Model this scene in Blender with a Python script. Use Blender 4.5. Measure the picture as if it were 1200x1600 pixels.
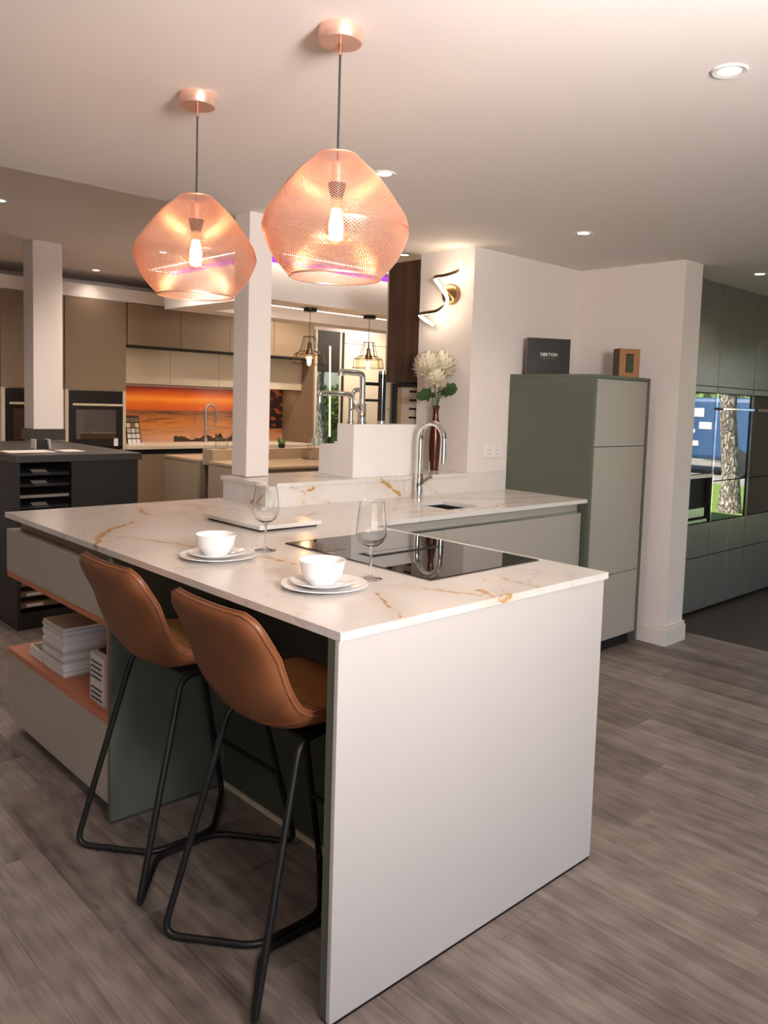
import bpy, bmesh, math, random
from mathutils import Vector, Matrix

for _o in list(bpy.data.objects):
    bpy.data.objects.remove(_o, do_unlink=True)
SC = bpy.context.scene
COL = SC.collection
RND = random.Random(11)

# ------------------------------------------------------------------ camera
CAM_POS = Vector((-1.0933, -1.3332, 1.4259))
YAW, PITCH, ROLL = 0.7731, 0.0811, 0.0327
FPX, CX, CY = 1257.015, 645.156, 730.186
fw = Vector((math.sin(YAW) * math.cos(PITCH), math.cos(YAW) * math.cos(PITCH), -math.sin(PITCH)))
rt = Vector((math.cos(YAW), -math.sin(YAW), 0))
up = rt.cross(fw)
rt2 = rt * math.cos(ROLL) + up * math.sin(ROLL)
up2 = -rt * math.sin(ROLL) + up * math.cos(ROLL)
cam_d = bpy.data.cameras.new('camera')
cam = bpy.data.objects.new('camera', cam_d)
COL.objects.link(cam)
cam.matrix_world = Matrix(((rt2.x, up2.x, -fw.x, CAM_POS.x), (rt2.y, up2.y, -fw.y, CAM_POS.y),
                           (rt2.z, up2.z, -fw.z, CAM_POS.z), (0, 0, 0, 1)))
cam_d.sensor_width = 36.0
cam_d.lens = FPX * 36.0 / 1600.0
cam_d.shift_x = (600 - CX) / 1600.0
cam_d.shift_y = (CY - 800) / 1600.0
cam_d.clip_start = 0.05
cam_d.clip_end = 200
SC.camera = cam

# ------------------------------------------------------------------ world, sun, exposure
SC.view_settings.view_transform = 'Standard'
SC.view_settings.look = 'None'
SC.view_settings.gamma = 1.0
SC.view_settings.use_curve_mapping = False
SC.view_settings.exposure = -0.12

world = bpy.data.worlds.new('daylight_sky')
SC.world = world
world.use_nodes = True
wn = world.node_tree
wn.nodes.clear()
wo = wn.nodes.new('ShaderNodeOutputWorld')
wb = wn.nodes.new('ShaderNodeBackground')
ws = wn.nodes.new('ShaderNodeTexSky')
ws.sky_type = 'NISHITA'
ws.sun_disc = False
ws.sun_elevation = math.radians(48)
ws.sun_rotation = math.radians(250)
wb.inputs['Strength'].default_value = 0.65
wn.links.new(ws.outputs[0], wb.inputs[0])
wn.links.new(wb.outputs[0], wo.inputs[0])


HC_ = 2.307


def light(kind, name, loc, energy, color, aim=None, **kw):
    d = bpy.data.lights.new(name, kind)
    d.energy = energy
    d.color = color
    for k, val in kw.items():
        setattr(d, k, val)
    o = bpy.data.objects.new(name, d)
    COL.objects.link(o)
    o.location = loc
    if aim is not None:
        o.rotation_euler = (Vector(aim) - Vector(loc)).to_track_quat('-Z', 'Y').to_euler()
    return o


light('SUN', 'sun', (0, 0, 20), 34.0, (1.0, 0.93, 0.82), aim=(9, 3.5, 8), angle=0.009)
# daylight coming in through the shop windows behind the camera
light('AREA', 'window_daylight', (-1.3, -4.05, 1.25), 24, (1.0, 0.95, 0.92), aim=(-.6, 0, .95), shape='RECTANGLE', size=4.4, size_y=1.9)
# the photographer's flash, bounced off the ceiling beside the camera
light('AREA', 'bounce_flash', (-.35, -1.95, 1.75), 70, (1.0, 0.945, 0.915), aim=(.25, -.20, HC_), shape='DISK', size=.5, spread=math.radians(130))
_p = light('AREA', 'window_portal', (7.94, 1.0, 1.2), 1, (1, 1, 1), aim=(0, 1.0, 1.2), shape='RECTANGLE', size=9.5, size_y=2.2)
_p.data.cycles.is_portal = True

WARM = (1.0, 0.86, 0.72)
SPOT_W = 22.0

# ------------------------------------------------------------------ material helpers
MATS = {}


class NT:
    def __init__(self, name):
        self.m = bpy.data.materials.new(name)
        self.m.use_nodes = True
        self.t = self.m.node_tree
        self.t.nodes.clear()
        self.out = self.n('ShaderNodeOutputMaterial')

    def n(self, t, **kw):
        x = self.t.nodes.new(t)
        for k, v in kw.items():
            setattr(x, k, v)
        return x

    def l(self, a, b):
        self.t.links.new(a, b)

    def val(self, node, **kw):
        for k, v in kw.items():
            node.inputs[k].default_value = v

    def math(self, op, a, b=None, c=None, clamp=False):
        x = self.n('ShaderNodeMath', operation=op)
        x.use_clamp = clamp
        for i, q in enumerate((a, b, c)):
            if q is None:
                continue
            if hasattr(q, 'is_output'):
                self.l(q, x.inputs[i])
            else:
                x.inputs[i].default_value = q
        return x.outputs[0]

    def vmath(self, op, a, b=None, out=0, scale=None):
        x = self.n('ShaderNodeVectorMath', operation=op)
        for i, q in enumerate((a, b)):
            if q is None:
                continue
            if hasattr(q, 'is_output'):
                self.l(q, x.inputs[i])
            else:
                x.inputs[i].default_value = q
        if scale is not None:
            if hasattr(scale, 'is_output'):
                self.l(scale, x.inputs['Scale'])
            else:
                x.inputs['Scale'].default_value = scale
        return x.outputs[out]

    def coord(self, scale=(1, 1, 1), which='Object', loc=(0, 0, 0)):
        tc = self.n('ShaderNodeTexCoord')
        mp = self.n('ShaderNodeMapping')
        mp.inputs['Scale'].default_value = scale
        mp.inputs['Location'].default_value = loc
        self.l(tc.outputs[which], mp.inputs[0])
        return mp.outputs[0]

    def noise(self, vec, scale=5, detail=4, rough=.5, dist=0, out=0):
        x = self.n('ShaderNodeTexNoise')
        self.val(x, Scale=scale, Detail=detail, Roughness=rough, Distortion=dist)
        if vec is not None:
            self.l(vec, x.inputs['Vector'])
        return x.outputs[out]

    def ramp(self, fac, stops, interp='LINEAR'):
        x = self.n('ShaderNodeValToRGB')
        x.color_ramp.interpolation = interp
        el = x.color_ramp.elements
        while len(el) < len(stops):
            el.new(.5)
        for e, (p, c) in zip(el, stops):
            e.position = p
            e.color = (*c, 1) if len(c) == 3 else c
        self.l(fac, x.inputs[0])
        return x.outputs[0]

    def mix(self, fac, a, b, blend='MIX'):
        x = self.n('ShaderNodeMix', data_type='RGBA', blend_type=blend)
        for s, q in ((0, fac), (6, a), (7, b)):
            if hasattr(q, 'is_output'):
                self.l(q, x.inputs[s])
            elif s == 0:
                x.inputs[0].default_value = q
            else:
                x.inputs[s].default_value = (*q, 1) if len(q) == 3 else q
        return x.outputs[2]

    def bump(self, h, strength=.1, dist=.01):
        x = self.n('ShaderNodeBump')
        self.val(x, Strength=strength, Distance=dist)
        self.l(h, x.inputs['Height'])
        return x.outputs[0]

    def bsdf(self, color, rough=.5, metal=0.0, spec=.5, normal=None, **kw):
        b = self.n('ShaderNodeBsdfPrincipled')
        for nm, q in (('Base Color', color), ('Roughness', rough), ('Metallic', metal), ('Specular IOR Level', spec)):
            if hasattr(q, 'is_output'):
                self.l(q, b.inputs[nm])
            else:
                b.inputs[nm].default_value = (*q, 1) if nm == 'Base Color' else q
        if normal is not None:
            self.l(normal, b.inputs['Normal'])
        for k, v in kw.items():
            b.inputs[k.replace('_', ' ')].default_value = v
        self.l(b.outputs[0], self.out.inputs[0])
        return b


def simple(name, color, rough=.5, metal=0.0, spec=.5, var=.04, nscale=6, bump=0.0, bscale=200, **kw):
    """Plain surface with a faint procedural mottling."""
    k = NT(name)
    v = k.coord()
    f = k.noise(v, nscale, 3)
    lo = tuple(max(0, c * (1 - var)) for c in color)
    hi = tuple(min(1, c * (1 + var)) for c in color)
    col = k.mix(f, lo, hi)
    nm = None
    if bump:
        nm = k.bump(k.noise(v, bscale, 2), bump, .002)
    k.bsdf(col, rough, metal, spec, nm, **kw)
    MATS[name] = k.m
    return k.m


def emis(name, color, strength):
    k = NT(name)
    e = k.n('ShaderNodeEmission')
    e.inputs[0].default_value = (*color, 1)
    e.inputs[1].default_value = strength
    k.l(e.outputs[0], k.out.inputs[0])
    MATS[name] = k.m
    return k.m


def thin_glass(name, tint=(1, 1, 1), ior=1.45, rough=.0, boost=1.0):
    k = NT(name)
    tr = k.n('ShaderNodeBsdfTransparent')
    tr.inputs[0].default_value = (*tint, 1)
    gl = k.n('ShaderNodeBsdfGlossy')
    gl.inputs['Roughness'].default_value = rough
    lw = k.n('ShaderNodeLayerWeight')
    lw.inputs[0].default_value = .5
    f0 = ((ior - 1) / (ior + 1)) ** 2
    f = k.math('MULTIPLY_ADD', k.math('POWER', lw.outputs['Facing'], 4.0), (1 - f0) * .8 * boost, f0 * boost, clamp=True)
    mx = k.n('ShaderNodeMixShader')
    k.l(f, mx.inputs[0])
    k.l(tr.outputs[0], mx.inputs[1])
    k.l(gl.outputs[0], mx.inputs[2])
    k.l(mx.outputs[0], k.out.inputs[0])
    MATS[name] = k.m
    return k.m


# ------------------------------------------------------------------ materials
simple('wall_paint', (.76, .68, .645), .75, spec=.2, var=.015, bump=.03)
simple('ceiling_paint', (.87, .80, .765), .8, spec=.2, var=.015)
simple('trim_white', (.74, .67, .62), .45, var=.01)
simple('cream_lacquer', (.54, .49, .47), .42, spec=.4, var=.012)
simple('stone_lacquer', (.395, .345, .30), .38, spec=.4, var=.012)
simple('green_lacquer', (.095, .102, .078), .42, spec=.4, var=.02)
simple('dark_green_lacquer', (.055, .06, .047), .5, spec=.4, var=.02)
simple('salmon_laminate', (.50, .165, .085), .45, var=.03)
simple('taupe_lacquer', (.225, .155, .098), .45, var=.02)
simple('beige_lacquer', (.60, .49, .36), .42, var=.02)
simple('cream_cabinet', (.62, .52, .40), .45, var=.02)
simple('charcoal_laminate', (.019, .015, .013), .5, spec=.35, var=.15, nscale=30)
simple('charcoal_worktop', (.042, .034, .030), .42, var=.2, nscale=60, bump=.05)
simple('black_metal', (.02, .018, .018), .42, .6, var=.1)
simple('black_gloss', (.008, .008, .009), .12, spec=.6, var=.05)
simple('brown_tray', (.16, .09, .05), .5, var=.1)
simple('tag_grey', (.24, .22, .21), .5, var=.05)
simple('paper', (.68, .62, .60), .7, var=.05)
simple('paper_edge', (.60, .55, .53), .8, var=.1, nscale=60)
simple('porcelain', (.86, .84, .83), .12, spec=.6, var=.005)
simple('chrome', (.82, .80, .79), .06, 1.0, var=.01)
simple('steel', (.42, .41, .40), .28, 1.0, var=.05, nscale=40)
simple('basin_steel', (.17, .165, .16), .3, 1.0, var=.08, nscale=40)
simple('brass', (.32, .205, .10), .32, 1.0, var=.08)
simple('copper', (.93, .50, .35), .22, 1.0, var=.05)
simple('copper_paint', (.92, .56, .44), .30, .7, var=.03)
simple('cable_black', (.02, .02, .022), .6, var=.1)
simple('white_block', (.82, .77, .75), .35, var=.006)
simple('plastic_white', (.80, .76, .74), .35, var=.01)
simple('vase_metal', (.11, .04, .028), .24, .75, var=.25, nscale=18)
simple('leaf', (.035, .075, .02), .5, var=.3, nscale=40)
simple('stem', (.06, .11, .03), .5, var=.2)
simple('petal', (.86, .77, .60), .6, var=.05, nscale=30)
simple('petal_heart', (.72, .55, .16), .6, var=.1)
simple('cardboard', (.36, .17, .075), .7, var=.08, nscale=30)
simple('cardboard_dark', (.10, .07, .035), .7, var=.1)
simple('grass_blade', (.10, .22, .03), .6, var=.3, nscale=30)
simple('oak_top', (.43, .305, .20), .45, var=.06, nscale=8)
simple('beige_end', (.33, .265, .195), .45, var=.02)
simple('dark_floor_tile', (.060, .044, .036), .55, var=.2, nscale=3)
simple('asphalt', (.30, .28, .26), .9, var=.1, nscale=20)
simple('blue_paint', (.03, .09, .22), .5, var=.1)
simple('gap_black', (.006, .005, .005), .8, var=.1)
simple('socket_slot', (.18, .16, .15), .6, var=.05)
thin_glass('clear_glass', (.985, .985, .98), 1.5, .0, 1.0)
thin_glass('window_glass', (.97, .98, .97), 1.3)
thin_glass('amber_glass', (.995, .945, .85), 1.5)
emis('lamp_disc', (1.0, .88, .74), 14.0)
emis('filament', (1.0, .62, .25), 60.0)
emis('led_white', (1.0, .92, .84), 5)
emis('led_purple', (.55, .09, .82), 1.15)
emis('led_tube', (1.0, .70, .38), 3.2)
emis('sconce_diffuser', (1.0, .82, .58), 26.0)

k = NT('crystal')
k.bsdf((1, 1, 1), 0.0, 0, .5, IOR=1.48, Transmission_Weight=1.0)
MATS['crystal'] = k.m
simple('lit_leather', (.60, .31, .145), .40, var=.14, nscale=7, bump=.1, bscale=320)  # same tan leather, lightened to put light falling on the seat into colour

# mirror-like dark oven glass
k = NT('oven_glass')
k.bsdf(k.mix(k.noise(k.coord(), 4, 2), (.012, .011, .011), (.016, .014, .014)), .015, 0, .5, IOR=2.6, Coat_Weight=0.0)
MATS['oven_glass'] = k.m
k = NT('hob_glass')
k.bsdf(k.mix(k.noise(k.coord(), 4, 2), (.006, .006, .006), (.009, .008, .008)), .02, 0, .5, IOR=2.1)
MATS['hob_glass'] = k.m

# leather
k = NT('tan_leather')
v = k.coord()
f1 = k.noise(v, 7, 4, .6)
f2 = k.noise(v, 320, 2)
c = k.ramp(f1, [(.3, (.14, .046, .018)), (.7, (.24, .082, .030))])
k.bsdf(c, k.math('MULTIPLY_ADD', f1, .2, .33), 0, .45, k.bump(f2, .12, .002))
MATS['tan_leather'] = k.m
simple('leather_piping', (.20, .062, .022), .45, var=.1)

# floor planks (grain runs along the length; every plank has its own tone)
def plank_mat(name, per_object):
    k = NT(name)
    tc = k.n('ShaderNodeTexCoord')
    if per_object:
        oi = k.n('ShaderNodeObjectInfo')
        rnd = oi.outputs['Random']
        off = k.n('ShaderNodeCombineXYZ')
        k.l(k.math('MULTIPLY', rnd, 37.0), off.inputs[0])
        k.l(k.math('MULTIPLY', rnd, 91.0), off.inputs[1])
        p = k.vmath('ADD', tc.outputs['Object'], off.outputs[0])
    else:
        br = k.n('ShaderNodeTexBrick')
        br.offset = .37
        k.val(br, Scale=1.0, **{'Mortar Size': .002, 'Brick Width': 1.22, 'Row Height': .19})
        rot = k.n('ShaderNodeMapping')
        rot.inputs['Rotation'].default_value = (0, 0, math.pi / 2)
        k.l(tc.outputs['Object'], rot.inputs[0])
        k.l(rot.outputs[0], br.inputs[0])
        br.inputs['Color1'].default_value = (0, 0, 0, 1)
        br.inputs['Color2'].default_value = (1, 1, 1, 1)
        rnd = br.outputs[0]
        p = tc.outputs['Object']
    mp = k.n('ShaderNodeMapping')
    mp.inputs['Scale'].default_value = (13, .9, 1)
    k.l(p, mp.inputs[0])
    big = k.noise(mp.outputs[0], 1.0, 5, .6, .9)
    mp2 = k.n('ShaderNodeMapping')
    mp2.inputs['Scale'].default_value = (120, 3.0, 1)
    k.l(p, mp2.inputs[0])
    fine = k.noise(mp2.outputs[0], 1.0, 4, .65)
    mp3 = k.n('ShaderNodeMapping')
    mp3.inputs['Scale'].default_value = (9, .9, 1)
    k.l(p, mp3.inputs[0])
    wv = k.n('ShaderNodeTexWave')
    wv.wave_type = 'RINGS'
    k.val(wv, Scale=2.2, Distortion=7.0, Detail=3.0)
    wv.inputs['Detail Scale'].default_value = 1.2
    k.l(mp3.outputs[0], wv.inputs[0])
    knots = k.noise(k.vmath('MULTIPLY', p, (16.0, 6.0, 1)), 1.0, 2, .4)
    kn = k.math('MULTIPLY', k.math('SUBTRACT', knots, .73, clamp=True), 6.0, clamp=True)
    s = k.math('MULTIPLY_ADD', big, .95, k.math('MULTIPLY', fine, .55))
    s = k.math('MULTIPLY_ADD', wv.outputs[1], .10, s)
    s = k.math('MULTIPLY_ADD', rnd, .22, k.math('SUBTRACT', s, .38))
    s = k.math('SUBTRACT', s, k.math('MULTIPLY', kn, .6))
    col = k.ramp(s, [(.20, (.072, .055, .046)), (.45, (.160, .126, .108)), (.62, (.228, .182, .158)), (.85, (.33, .27, .238))])
    k.bsdf(col, k.math('MULTIPLY_ADD', fine, .15, .38), 0, .4, k.bump(fine, .08, .002))
    MATS[name] = k.m


plank_mat('plank_wood', True)
plank_mat('floor_wood', False)

# dark walnut panel
k = NT('walnut')
v = k.coord((22, 22, 1.6))
f = k.noise(v, 1, 5, .6, .5)
k.bsdf(k.ramp(f, [(.3, (.045, .021, .013)), (.7, (.115, .060, .037))]), .45, 0, .35)
MATS['walnut'] = k.m
k = NT('warm_wood')
f = k.noise(k.coord((3, 22, 22)), 1, 4, .6, .5)
k.bsdf(k.ramp(f, [(.3, (.17, .07, .03)), (.7, (.27, .12, .055))]), .5)
MATS['warm_wood'] = k.m

# dark stone-effect door fronts with faint pale veins
k = NT('slate_front')
v = k.coord()
wv = k.vmath('ADD', v, k.vmath('SCALE', k.noise(v, 1.7, 3, out=1), scale=.5))
vn = k.n('ShaderNodeTexVoronoi', feature='DISTANCE_TO_EDGE')
vn.inputs['Scale'].default_value = .62
k.l(wv, vn.inputs['Vector'])
vein = k.math('MULTIPLY', k.math('SUBTRACT', 1.0, k.math('MULTIPLY', vn.outputs[0], 120.0), clamp=True), k.math('MULTIPLY', k.math('SUBTRACT', k.noise(v, 1.3, 2), .5, clamp=True), 2.0, clamp=True))
base = k.mix(k.noise(v, 9, 5), (.118, .104, .090), (.15, .132, .113))
k.bsdf(k.mix(vein, base, (.26, .25, .23)), .27, 0, .6, k.bump(k.noise(v, 90, 3), .02, .002))
MATS['slate_front'] = k.m

# marble with gold veins: veins are polylines in the slab
VEINS = [
    (.011, [(-.003, 1.27, .92), (.08, 1.424, .92), (.157, 1.54, .92), (.233, 1.598, .92), (.32, 1.676, .92)]),
    (.0055, [(.089, 1.419, .92), (.144, 1.351, .92), (.187, 1.246, .92), (.238, 1.094, .92), (.27, .98, .92)]),
    (.013, [(.491, 2.005, .92), (.446, 1.848, .92), (.451, 1.78, .92)]),
    (.006, [(.407, .235, .92), (.469, .134, .92), (.507, .043, .92)]),
    (.011, [(.552, .082, .92), (.524, .013, .92), (.59, 0, .92)]),
    (.004, [(.688, .202, .92), (.625, .076, .92), (.585, .013, .92)]),
    (.004, [(.75, .19, .92), (.713, .111, .92), (.723, .004, .92)]),
    (.0055, [(.302, .222, .92), (.26, .119, .92), (.199, .014, .92)]),
    (.008, [(.306, .82, .92), (.35, .764, .92), (.345, .634, .92)]),
    (.006, [(.981, 1.526, .92), (.96, 1.427, .92), (1.115, 1.517, .92)]),
    (.005, [(1.469, 1.305, .92), (1.606, 1.274, .92), (1.914, 1.216, .92), (2.276, 1.297, .92)]),
    (.005, [(2.0, 1.62, .92), (2.244, 1.415, .92), (2.573, 1.363, .92)]),
    (.004, [(.62, 2.15, .92), (.736, 2.037, .92), (.813, 1.941, .92)]),
    (.009, [(1.659, 1.735, 1.017), (1.728, 1.735, .984), (1.822, 1.735, .928)]),
    (.007, [(1.18, 1.735, .929), (1.193, 1.735, .97), (1.253, 1.735, 1.007)]),
    (.002, [(1.976, 1.735, .999), (2.057, 1.735, .953), (2.131, 1.735, .91)]),
    (.0025, [(1.111, 1.735, 1.008), (1.205, 1.735, .973), (1.361, 1.735, .907)]),
    (.009, [(1.0, 1.80, .99), (1.0, 1.86, .955), (1.0, 1.90, .93)]),
    (.006, [(1.33, 2.0, 1.032), (1.45, 1.85, 1.032), (1.50, 1.78, 1.032)]),
]
k = NT('gold_marble')
tc = k.n('ShaderNodeTexCoord')
P0 = tc.outputs['Object']
warp = k.vmath('SCALE', k.vmath('SUBTRACT', k.noise(P0, 9, 4, .65, out=1), (.5, .5, .5)), scale=.075)
PW = k.vmath('ADD', P0, warp)
acc = None
for wdt, pl in VEINS:
    for A, B in zip(pl, pl[1:]):
        A = Vector(A)
        B = Vector(B)
        ba = B - A
        pa = k.vmath('SUBTRACT', PW, tuple(A))
        h = k.math('MULTIPLY', k.vmath('DOT_PRODUCT', pa, tuple(ba), out=1), 1.0 / ba.length_squared, clamp=True)
        prj = k.vmath('SCALE', tuple(ba), scale=h)
        d = k.vmath('LENGTH', k.vmath('SUBTRACT', pa, prj), out=1)
        s = k.math('MULTIPLY', d, 1.0 / (wdt * 1.35))
        acc = s if acc is None else k.math('MINIMUM', acc, s)
brk = k.noise(P0, 26, 4, .7)
thr = k.math('MULTIPLY_ADD', brk, 2.0, -.12)
gold = k.math('MULTIPLY', k.math('SUBTRACT', thr, acc, clamp=True), 2.2, clamp=True)
halo = k.math('MULTIPLY', k.math('SUBTRACT', 1.0, k.math('MULTIPLY', acc, .14), clamp=True), .42)
gv = k.n('ShaderNodeTexVoronoi', feature='DISTANCE_TO_EDGE')
gv.inputs['Scale'].default_value = 2.8
k.l(k.vmath('ADD', P0, k.vmath('SCALE', k.noise(P0, 3, 4, .6, out=1), scale=.6)), gv.inputs['Vector'])
grey = k.math('MULTIPLY', k.math('SUBTRACT', 1.0, k.math('MULTIPLY', gv.outputs[0], 34.0), clamp=True),
              k.math('MULTIPLY', k.math('SUBTRACT', k.noise(P0, 4, 3), .40, clamp=True), 2.8, clamp=True))
cloud = k.noise(P0, 3.5, 5, .6)
basec = k.mix(cloud, (.66, .605, .565), (.745, .70, .67))
basec = k.mix(k.math('MULTIPLY', grey, .75), basec, (.42, .37, .33))
basec = k.mix(halo, basec, (.60, .47, .34))
basec = k.mix(gold, basec, k.mix(brk, (.34, .17, .055), (.58, .34, .13)))
k.bsdf(basec, .2, 0, .45)
MATS['gold_marble'] = k.m

# sunset seascape printed on the glass splashback
k = NT('sunset_print')
tc = k.n('ShaderNodeTexCoord')
sep = k.n('ShaderNodeSeparateXYZ')
k.l(tc.outputs['Object'], sep.inputs[0])
X, Z = sep.outputs[0], sep.outputs[2]
st = k.coord((1.2, 1, 7))
nz = k.noise(st, 1.6, 5, .6)
sky_f = k.math('MULTIPLY_ADD', k.math('SUBTRACT', nz, .5), .22, k.math('MULTIPLY', k.math('SUBTRACT', Z, 1.25), 3.6))
sky = k.ramp(sky_f, [(0, (.52, .10, .02)), (.22, (.66, .13, .018)), (.45, (.80, .27, .03)), (.62, (.60, .11, .015)), (.82, (.30, .04, .018)), (1, (.14, .022, .018))])
st2 = k.coord((1.3, 1, 16))
wv2 = k.noise(st2, 2.2, 6, .7, .6)
sea_f = k.math('MULTIPLY', k.math('SUBTRACT', Z, .90), 2.9)
sea = k.ramp(k.math('MULTIPLY_ADD', k.math('SUBTRACT', wv2, .5), .5, sea_f), [(0, (.50, .27, .19)), (.25, (.58, .27, .13)), (.6, (.56, .20, .045)), (.85, (.34, .12, .04)), (1, (.16, .06, .03))])
dark = k.math('MULTIPLY', k.math('SUBTRACT', wv2, .52, clamp=True), 6.0, clamp=True)
sea = k.mix(k.math('MULTIPLY', dark, k.math('MULTIPLY', sea_f, 1.0, clamp=True)), sea, (.09, .035, .018))
ish = k.math('GREATER_THAN', Z, 1.245)
pic = k.mix(ish, sea, sky)
rk = k.math('MULTIPLY_ADD', k.noise(k.coord((5, 1, 5)), 1.5, 4, .6), .26, .83)
rx = k.math('MULTIPLY', k.math('GREATER_THAN', X, 3.17), k.math('LESS_THAN', X, 4.0))
rock = k.math('MULTIPLY', k.math('LESS_THAN', Z, rk), rx)
pic = k.mix(rock, pic, (.035, .018, .014))
rx2 = k.math('GREATER_THAN', k.math('MULTIPLY_ADD', k.noise(k.coord((3, 1, 3)), 2, 3), .25, X), 4.47)
pic = k.mix(k.math('MULTIPLY', rx2, k.math('GREATER_THAN', Z, 1.05)), pic, k.ramp(k.noise(k.coord((9, 1, 14)), 1, 4), [(.55, (.03, .014, .012)), (.68, (.62, .13, .02))]))
k.bsdf(pic, .12, 0, .5)
MATS['sunset_print'] = k.m

# outdoor bark and foliage
k = NT('bark')
v = k.coord((9, 9, 3))
vo = k.n('ShaderNodeTexVoronoi', feature='DISTANCE_TO_EDGE')
vo.inputs['Scale'].default_value = 2.2
k.l(k.vmath('ADD', v, k.vmath('SCALE', k.noise(v, 2, 3, out=1), scale=.8)), vo.inputs['Vector'])
fb = k.math('MULTIPLY', vo.outputs[0], 4.0, clamp=True)
k.bsdf(k.ramp(fb, [(0, (.06, .045, .035)), (.35, (.42, .36, .30)), (1, (.62, .56, .48))]), .9, 0, .2, k.bump(fb, .8, .04))
MATS['bark'] = k.m
simple('lawn', (.17, .27, .05), .9, var=.35, nscale=8)
simple('tree_leaf', (.13, .22, .03), .6, var=.4, nscale=3)

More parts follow.
